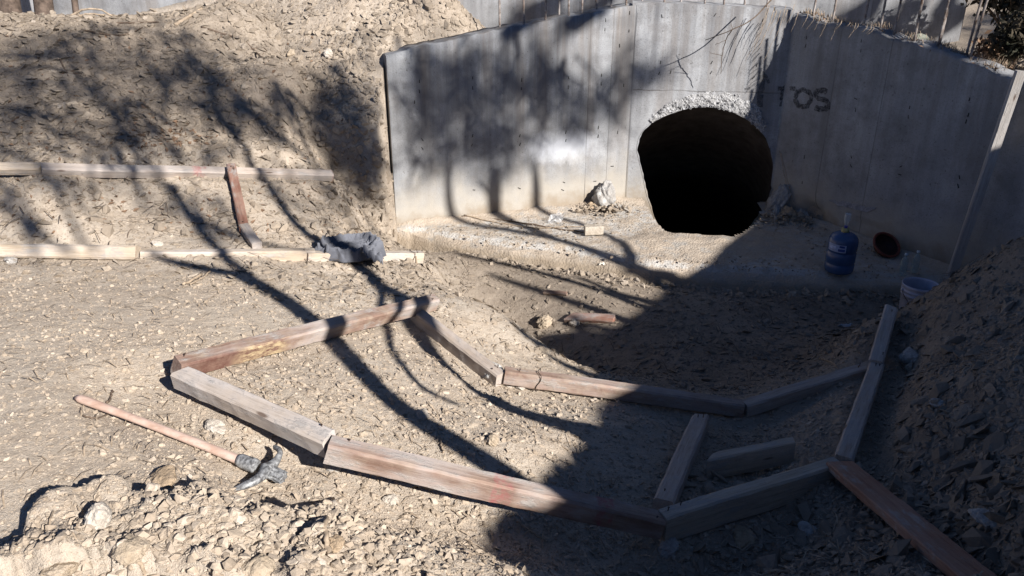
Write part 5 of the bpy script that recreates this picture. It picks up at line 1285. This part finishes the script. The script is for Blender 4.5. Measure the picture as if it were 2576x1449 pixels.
# dry grass along the right wall top
def tuft(n, cs, h, mat, name):
    V = []; Fc = []
    for c in cs:
        for _ in range(n):
            a = RNG.uniform(0, 6.28); l = h * RNG.uniform(.4, 1.2); d = np.array([math.cos(a), math.sin(a), 0]); b = c + RNG.normal(0, .03, 3) * [1, 1, .2]; sd = np.array([-d[1], d[0], 0]) * .0025; k = len(V)
            V += [b - sd, b + sd, b + d * l * .3 + [0, 0, l * .7] + sd * .7, b + d * l * .3 + [0, 0, l * .7] - sd * .7, b + d * l * .8 + [0, 0, l * .75]]
            Fc += [(k, k + 1, k + 2, k + 3), (k + 3, k + 2, k + 4, k + 4)]
    mb = MB(); mb.add(V, [tuple(dict.fromkeys(f)) for f in Fc]); return tag(mb.build(name, mat), kind='stuff')
ur = (WE - J2) / LR; nin = np.array([-ur[1], ur[0]])
cs = []
for _ in range(90):
    s_ = RNG.uniform(.02, LR * .98); b_ = RNG.uniform(.03, .3); p = J2 + ur * s_ + nin * b_; cs.append(np.array([p[0], p[1], np.interp(s_, [t[0] for t in tr], [t[1] for t in tr]) + .0]))
tuft(9, cs, .07, M_dry, 'dry_grass')
q = np.array([np.array(cs[i % 90]) + RNG.normal(0, .04, 3) * [1, 1, .15] for i in range(420)]); tag(leaves('leaf_debris', q, RNG.uniform(.012, .028, len(q)), M_dleaf, True), kind='stuff')

def shrub(c, rx, rz, n, mat, label, size, dry=0, cat='shrub'):
    root = empty('shrub', tuple(c), label, cat, 'shrubs at the top right'); inv = Matrix.Translation(Vector(c)).inverted()
    d = RNG.normal(size=(n, 3)); d /= np.linalg.norm(d, axis=1)[:, None]; r = RNG.uniform(.15, 1, n) ** .5; pos = np.array(c) + d * (r * (.7 + .6 * RNG.uniform(0, 1, n)))[:, None] * [rx, rx, rz] + [0, 0, rz * .7]
    cl = RNG.normal(size=(14, 3)); cl = np.array(c) + cl / np.linalg.norm(cl, axis=1)[:, None] * [rx * .8, rx * .8, rz * .7] + [0, 0, rz * .7]; w = RNG.integers(0, 14, n); pos = pos * .6 + cl[w] * .4
    o = leaves('foliage', pos, RNG.uniform(.6, 1.3, n) * size, mat, False, root); o.matrix_parent_inverse = inv
    mb = MB()
    for k in range(9):
        e = cl[k]; mb.tube(catmull(np.array([np.array(c) + [0, 0, -.1], np.array(c) * .5 + e * .5 + RNG.normal(0, .04, 3), e]), 4), np.linspace(.014, .004, 9), 5)
    o = mb.build('stem', M_dkwood, root, True); o.matrix_parent_inverse = inv
def gz(x, y): return float(hgt(x, y))
M_scrub = mat_plain('scrub_leaf', (.032, .042, .024), .7, .2, var=.5, scale=3, bump=0, col2=(.085, .065, .045))
def sp(px, py, y): P = at_y(px, py, y); return (P[0], P[1], P[2] - .12)
shrub(sp(2490, 150, 9.2), .28, .26, 900, M_dleaf, 'brown withered shrub right of the pale back wall end', .04)
shrub(sp(2560, 120, 8.6), .34, .36, 1500, M_scrub, 'dark scrubby shrub at the top right corner, above the wing wall end', .04)
shrub(sp(2530, 20, 10.2), .55, .5, 1800, M_scrub, 'dark shrub furthest back in the top right corner', .045)
shrub(sp(2430, 160, 8.6), .22, .12, 500, M_dleaf, 'low heap of dry brown leaves and stems behind the right wing wall top', .03)

# ------------------------------------------------------------------ what throws the shade: an added, unseen hedge on the right bank, bare trees behind the camera
def sun_pos(p, q, k): return PH * p + QH * q + TS * k
def pq(P): P = np.asarray(P); return float(P @ PH), float(P @ QH)
edge_px = [(1310,1449),(1286,1345),(1302,1290),(1372,1190),(1436,1118),(1492,1048),(1602,955),(1690,832),(1722,776),(1745,716),(1800,662),(1842,624),(1856,606)]
EQ = sorted(pq(hit(*e)) for e in edge_px)
EP = np.array([-1.5] + [a for a, _ in EQ] + [8.05, 9.2, 12]); EQQ = np.array([1.45] + [b for _, b in EQ] + [2.30, 2.5, 3.2])
def edge_q(p): return np.interp(p, EP, EQQ) + .05 * fbm(np.asarray(p) * 2.5, np.asarray(p) * 0, 55) + .07 * fbm(np.asarray(p) * 9, np.asarray(p) * 0, 56, 3) - .03
cuts = np.linspace(-1.4, 12, 10)
for i in range(9):
    p0, p1 = cuts[i], cuts[i + 1]; n = 5200
    p = RNG.uniform(p0 - .1, p1 + .1, n); lowq = ridge_q(p) - 1.15; hi = edge_q(p); qv = lowq + (hi - lowq) * RNG.uniform(0, 1, n) ** .6
    k = np.interp(p, [0, 8], [5.4, 6.4]) + RNG.uniform(-.7, .7, n)
    pos = PH * p[:, None] + QH * qv[:, None] + TS * k[:, None]
    c = pos.mean(0); c[2] = gz(c[0], c[1]); root = empty('shade_shrub', tuple(c), 'dense evergreen shrub added unseen on the ridge of the right bank to shade the channel', 'shrub', 'added evergreen shrubs along the bank ridge'); inv = Matrix.Translation(Vector(c)).inverted()
    o = leaves('foliage', pos, RNG.uniform(.035, .07, n), M_leaf, False, root); o.matrix_parent_inverse = inv
    mb = MB()
    for _ in range(8): e = pos[RNG.integers(0, n)]; mb.tube(np.array([c + RNG.normal(0, .15, 3) * [1, 1, 0] - [0, 0, .2], (c + e) / 2 + RNG.normal(0, .05, 3), e]), [.03, .02, .006], 6)
    o = mb.build('stem', M_bark, root, True); o.matrix_parent_inverse = inv

BR = []   # (path, widths, k0, k1)
def br(path, w, k0, k1): BR.append((path, w, k0, k1))
trees = []
def tree_from(branches, label, base):
    root = empty('bare_tree', tuple(base), label, 'tree', 'bare trees behind the camera'); inv = Matrix.Translation(Vector(base)).inverted(); ms = []
    for bi, (path, w, k0, k1) in enumerate(branches):
        Q = []; R = []
        for i, q in enumerate(path):
            P = hit(*q); dep = proj(P)[2]; t = i / (len(path) - 1); Q.append(P + TS * (k0 + (k1 - k0) * t)); R.append(np.interp(t, np.linspace(0, 1, len(w)), w) * dep / F * .58)
        Q = np.array(Q); Qs = Q.copy()
        if len(Q) > 4: Qs[1:-1] = .25 * Q[:-2] + .5 * Q[1:-1] + .25 * Q[2:]
        if bi == 0:
            Qs = np.vstack([[base, (np.array(base) + Qs[0]) / 2 + [0, 0, .2]], Qs]); R = [R[0] * 1.5, R[0] * 1.2] + R
        S = catmull(Qs, 6); rr = np.interp(np.linspace(0, 1, len(S)), np.linspace(0, 1, len(R)), R)
        u, v, d = proj(S); bad = (d > .1) & (u > -20) & (u < W2 + 20) & (v > -20) & (v < 1470)
        if bad.any(): print('branch in view', label, bi, int(bad.sum()))
        mb = MB(); mb.tube(S, rr, 8); o = mb.build('trunk' if bi == 0 else 'branch', M_bark, root, True); o.matrix_parent_inverse = inv
    return root
tree_from([
 ([(1480,1300),(1330,1212),(1180,1132),(1010,1040),(910,945),(835,860),(792,806),(735,768),(660,722),(590,690)], [60, 58, 57, 56, 54, 55, 54, 50, 46, 42], 3.2, 7.0),
 ([(600,694),(530,680),(450,662),(372,640)], [34, 32, 26, 14], 7.0, 8.5), ([(640,712),(600,680),(570,662),(540,640)], [22, 20, 16, 10], 6.9, 8.2),
 ([(660,722),(620,690),(520,600),(470,530),(430,470)], [20, 24, 22, 18], 7.0, 9.5)], 'leaning bare tree standing behind the camera', (2.35, .2, gz(2.35, .2) - .1))
tree_from([
 ([(1560,1110),(1440,1082),(1330,1050),(1195,978),(1090,885),(1022,782),(968,722),(922,674),(860,640),(760,585),(705,515),(640,405),(590,330),(520,260)], [62, 60, 58, 54, 48, 46, 42, 38, 32, 24, 19, 17, 15, 10], 2.6, 10),
 ([(1150,1020),(1060,985),(985,915),(962,835),(955,770),(940,700)], [10, 16, 18, 19, 18, 12], 3.8, 5.0),
 ([(600,340),(540,250),(480,150),(450,80)], [14, 14, 12, 8], 12, 14)], 'second bare tree standing behind the camera', (2.9, .5, gz(2.9, .5) - .1))
tree_from([
 ([(1800,770),(1730,745),(1640,705),(1590,668),(1500,632),(1400,602),(1300,578),(1200,572),(1135,545),(1122,470),(1132,410)], [35, 32, 30, 30, 23, 20, 20, 19, 18, 18, 14], 6, 12),
 ([(1740,810),(1640,775),(1500,730),(1360,684),(1240,655),(1150,640)], [30, 27, 22, 19, 16, 11], 6.2, 10), ([(1700,840),(1560,802),(1430,758),(1330,715),(1230,690)], [30, 27, 23, 20, 11], 6.2, 10),
 ([(1650,892),(1520,868),(1400,848),(1310,832)], [35, 32, 24, 11], 6.5, 9), ([(1600,940),(1480,922),(1390,890),(1320,850),(1280,810)], [40, 35, 30, 24, 16], 6.5, 9), ([(1680,862),(1580,842),(1480,815)], [30, 27, 16], 6.5, 9), ([(1640,915),(1560,900),(1450,880)], [24, 22, 14], 6.5, 9),
 ([(1700,905),(1600,870),(1500,850),(1420,800)], [34, 34, 28, 16], 6, 9), ([(1720,800),(1640,760),(1560,740),(1460,700)], [30, 28, 24, 14], 6, 9), ([(1620,935),(1540,885),(1440,865),(1350,872)], [34, 36, 30, 16], 5.5, 8), ([(1580,965),(1500,945),(1420,918),(1370,890)], [30, 30, 26, 14], 5.5, 8), ([(1745,730),(1680,700),(1640,690),(1560,690)], [30, 26, 22, 12], 6, 9),
 ([(1590,668),(1560,600),(1470,560),(1400,550),(1352,530),(1350,470),(1345,420)], [24, 16, 16, 16, 20, 20, 14], 7, 12), ([(1400,602),(1330,575),(1255,545),(1240,480),(1245,430)], [19, 22, 27, 32, 24], 8, 12)], 'third bare tree with many side boughs standing behind the camera', (5.2, 1.6, gz(5.2, 1.6) - .1))
tree_from([
 ([(-420,330),(-350,300),(-120,250),(60,150),(180,160),(240,250),(300,330),(380,420),(430,490),(480,540),(560,600),(760,640)], [30, 22, 14, 10, 10, 12, 16, 18, 19, 21, 21, 16], 12, 12),
 ([(-300,420),(-100,330),(60,380),(120,440),(165,520),(200,600),(240,640)], [24, 19, 14, 14, 14, 16, 14], 12, 11), ([(-300,440),(-120,460),(0,520),(60,560),(120,600),(180,640)], [24, 22, 19, 19, 21, 18], 12, 11), ([(-120,440),(0,470),(40,500),(100,570),(140,620)], [16, 16, 16, 16, 11], 12, 11),
 ([(60,150),(250,60),(440,70),(470,130),(560,220),(640,290),(720,350),(800,420)], [8, 8, 10, 14, 19, 19, 18, 11], 13, 13), ([(-120,250),(90,280),(180,300),(260,330),(330,300)], [16, 13, 14, 13, 8], 14, 14)], 'fourth bare tree, tallest, standing far behind the camera', tuple(sun_pos(-1.2, 0, 12)[:2]) + (gz(*sun_pos(-1.2, 0, 12)[:2]) - .1,))
tree_from([
 ([(2280,160),(2330,90),(2370,30),(2400,-20)], [40, 40, 40, 34], 10, 12), ([(2080,90),(2120,60),(2180,20),(2220,-20)], [40, 44, 40, 30], 11, 12), ([(2200,100),(2240,60),(2280,10)], [30, 30, 24], 11, 12),
 ([(1270,90),(1310,60),(1360,30),(1400,0)], [36, 44, 44, 36], 12, 13), ([(1440,60),(1490,30),(1540,-10)], [40, 40, 30], 12, 13)], 'fifth bare tree beyond the right bank', (9.5, 3.5, gz(9.5, 3.5) - .1))

# pine crown whose loose sprays mottle the hill and the left wing wall
BL = [ # x, y, rx, ry, amount
 (1090,230,80,60,60),(1200,250,110,90,120),(1320,200,110,80,110),(1400,240,60,70,50),(1170,370,110,60,80),(1300,350,80,60,60),(1480,255,70,45,45),(1560,180,45,55,30),(1640,190,55,35,25),(1450,330,60,25,24),(1150,150,120,35,50),(1060,300,40,80,30),(1060,420,50,40,16),(1540,270,40,50,20),(1240,440,60,30,20),
 (100,120,120,70,80),(250,140,120,80,90),(400,160,110,90,90),(480,230,100,80,80),(340,280,150,70,110),(120,280,110,80,80),(30,340,60,100,60),(560,260,90,60,60),(700,270,90,45,55),(620,330,90,50,60),(800,290,70,55,70),(870,340,60,90,80),(400,360,120,45,60),(200,370,120,50,60),(550,380,100,40,45),
 (880,300,55,80,150),(925,430,40,90,110),(850,420,50,60,50),(60,540,60,50,16),(450,540,50,40,18),(560,580,60,30,22),(700,480,70,40,25),(820,510,70,60,45),(900,430,50,80,60),(300,480,120,40,30),(130,470,70,40,22),(920,560,50,50,25),
 (1330,40,100,35,60),(1480,20,80,30,40),(2120,50,80,40,30),(2300,60,60,50,25),(200,15,200,25,40),(2500,80,80,90,90)]
cl = []; 
for bx, by, rx, ry, am in BL:
    for _ in range(int(am * (.50 if bx > 980 else .20))):
        P = hit(RNG.normal(bx, rx * .6), RNG.normal(by, ry * .6)); cl.append(P + TS * RNG.uniform(17, 26))
TW_ = []
for bx, by, rx, ry, am in BL:
    for _ in range(int(am * (.05 if bx > 980 else .11)) + 1):
        x0, y0 = RNG.normal(bx, rx * .7), RNG.normal(by, ry * .7); an = math.radians(RNG.normal(52, 24) if bx < 1000 else RNG.normal(75, 35)); ln = RNG.uniform(70, 190); k0 = RNG.uniform(9, 15)
        bend = RNG.normal(0, .25); P_ = [hit(x0 + math.cos(an + bend * (t - .5)) * ln * (t - .5), y0 + math.sin(an + bend * (t - .5)) * ln * (t - .5)) for t in (0, .33, .66, 1)]
        if max(np.linalg.norm(P_[i + 1] - P_[i]) for i in range(3)) > 1.2: continue
        Q_ = catmull(np.array([p + TS * k0 for p in P_]), 4); TW_.append((Q_, np.linspace(RNG.uniform(.012, .034), .006, len(Q_))))
cl = np.array(cl); rep = 9; cc = np.repeat(cl, rep, 0) + RNG.normal(0, .07, (len(cl) * rep, 3))
base = sun_pos(-1.2, 0, 14); base[2] = gz(base[0], base[1]) - .1; root = empty('pine_tree', tuple(base), 'tall loose pine behind the camera whose sprays mottle the hillside and wing wall', 'tree'); inv = Matrix.Translation(Vector(base)).inverted()
o = leaves('crown', cc, RNG.uniform(.04, .08, len(cc)), M_leaf, False, root); o.matrix_parent_inverse = inv
ctr = cl.mean(0); mb = MB(); apex = sun_pos(-1.2, pq(ctr)[1] + 2.5, 14); mb.tube(catmull(np.array([base, (base + apex) / 2, apex]), 8), np.linspace(.22, .05, 17), 10)
for k in RNG.choice(len(cl), 22, replace=False): s0 = base + (apex - base) * RNG.uniform(.86, .99); mb.tube(catmull(np.array([s0, (s0 + cl[k]) / 2 + [0, 0, .3], cl[k]]), 5), np.linspace(.02, .005, 11), 5)
o = mb.build('trunk', M_bark, root, True); o.matrix_parent_inverse = inv
mb = MB()
for Q_, R_ in TW_: mb.tube(Q_, R_, 5)
o = mb.build('twigs', M_bark, root, True); o.matrix_parent_inverse = inv; o['kind'] = 'stuff'
u, v, d = proj(cc); print('sprays in view', int(((d > .1) & (u > 0) & (u < W2) & (v > 0) & (v < 1449)).sum()))

# ------------------------------------------------------------------ light, sky, camera
sc = bpy.context.scene
w = bpy.data.worlds.new('World'); sc.world = w; w.use_nodes = True; nt = w.node_tree
sky = nt.nodes.new('ShaderNodeTexSky'); sky.sky_type = 'NISHITA'; sky.sun_disc = False
sky.sun_elevation = EL; sky.sun_rotation = math.atan2(TS[0], TS[1]); sky.altitude = 2400; sky.air_density = .45; sky.dust_density = .1; sky.ozone_density = 4.0
nt.links.new(sky.outputs[0], nt.nodes['Background'].inputs[0]); nt.nodes['Background'].inputs[1].default_value = .075
L = bpy.data.lights.new('sun', 'SUN'); L.energy = 5.0; L.angle = math.radians(.53); L.color = (1.0, .95, .895)
so = bpy.data.objects.new('sun', L); C.objects.link(so); so.rotation_euler = Vector(TS).to_track_quat('Z', 'Y').to_euler(); so.location = (6, -8, 9)
cam = bpy.data.cameras.new('camera'); cam.sensor_width = 36; cam.lens = F / W2 * 36; cam.clip_start = .05; cam.clip_end = 400
co = bpy.data.objects.new('camera', cam); C.objects.link(co); co.location = CAM; co.rotation_euler = (math.pi / 2 - TH, 0, 0); sc.camera = co
sc.view_settings.view_transform = 'Standard'; sc.view_settings.look = 'None'; sc.view_settings.exposure = .90; sc.view_settings.gamma = 1
sc.cycles.max_bounces = 6; sc.cycles.diffuse_bounces = 2; sc.cycles.transparent_max_bounces = 8
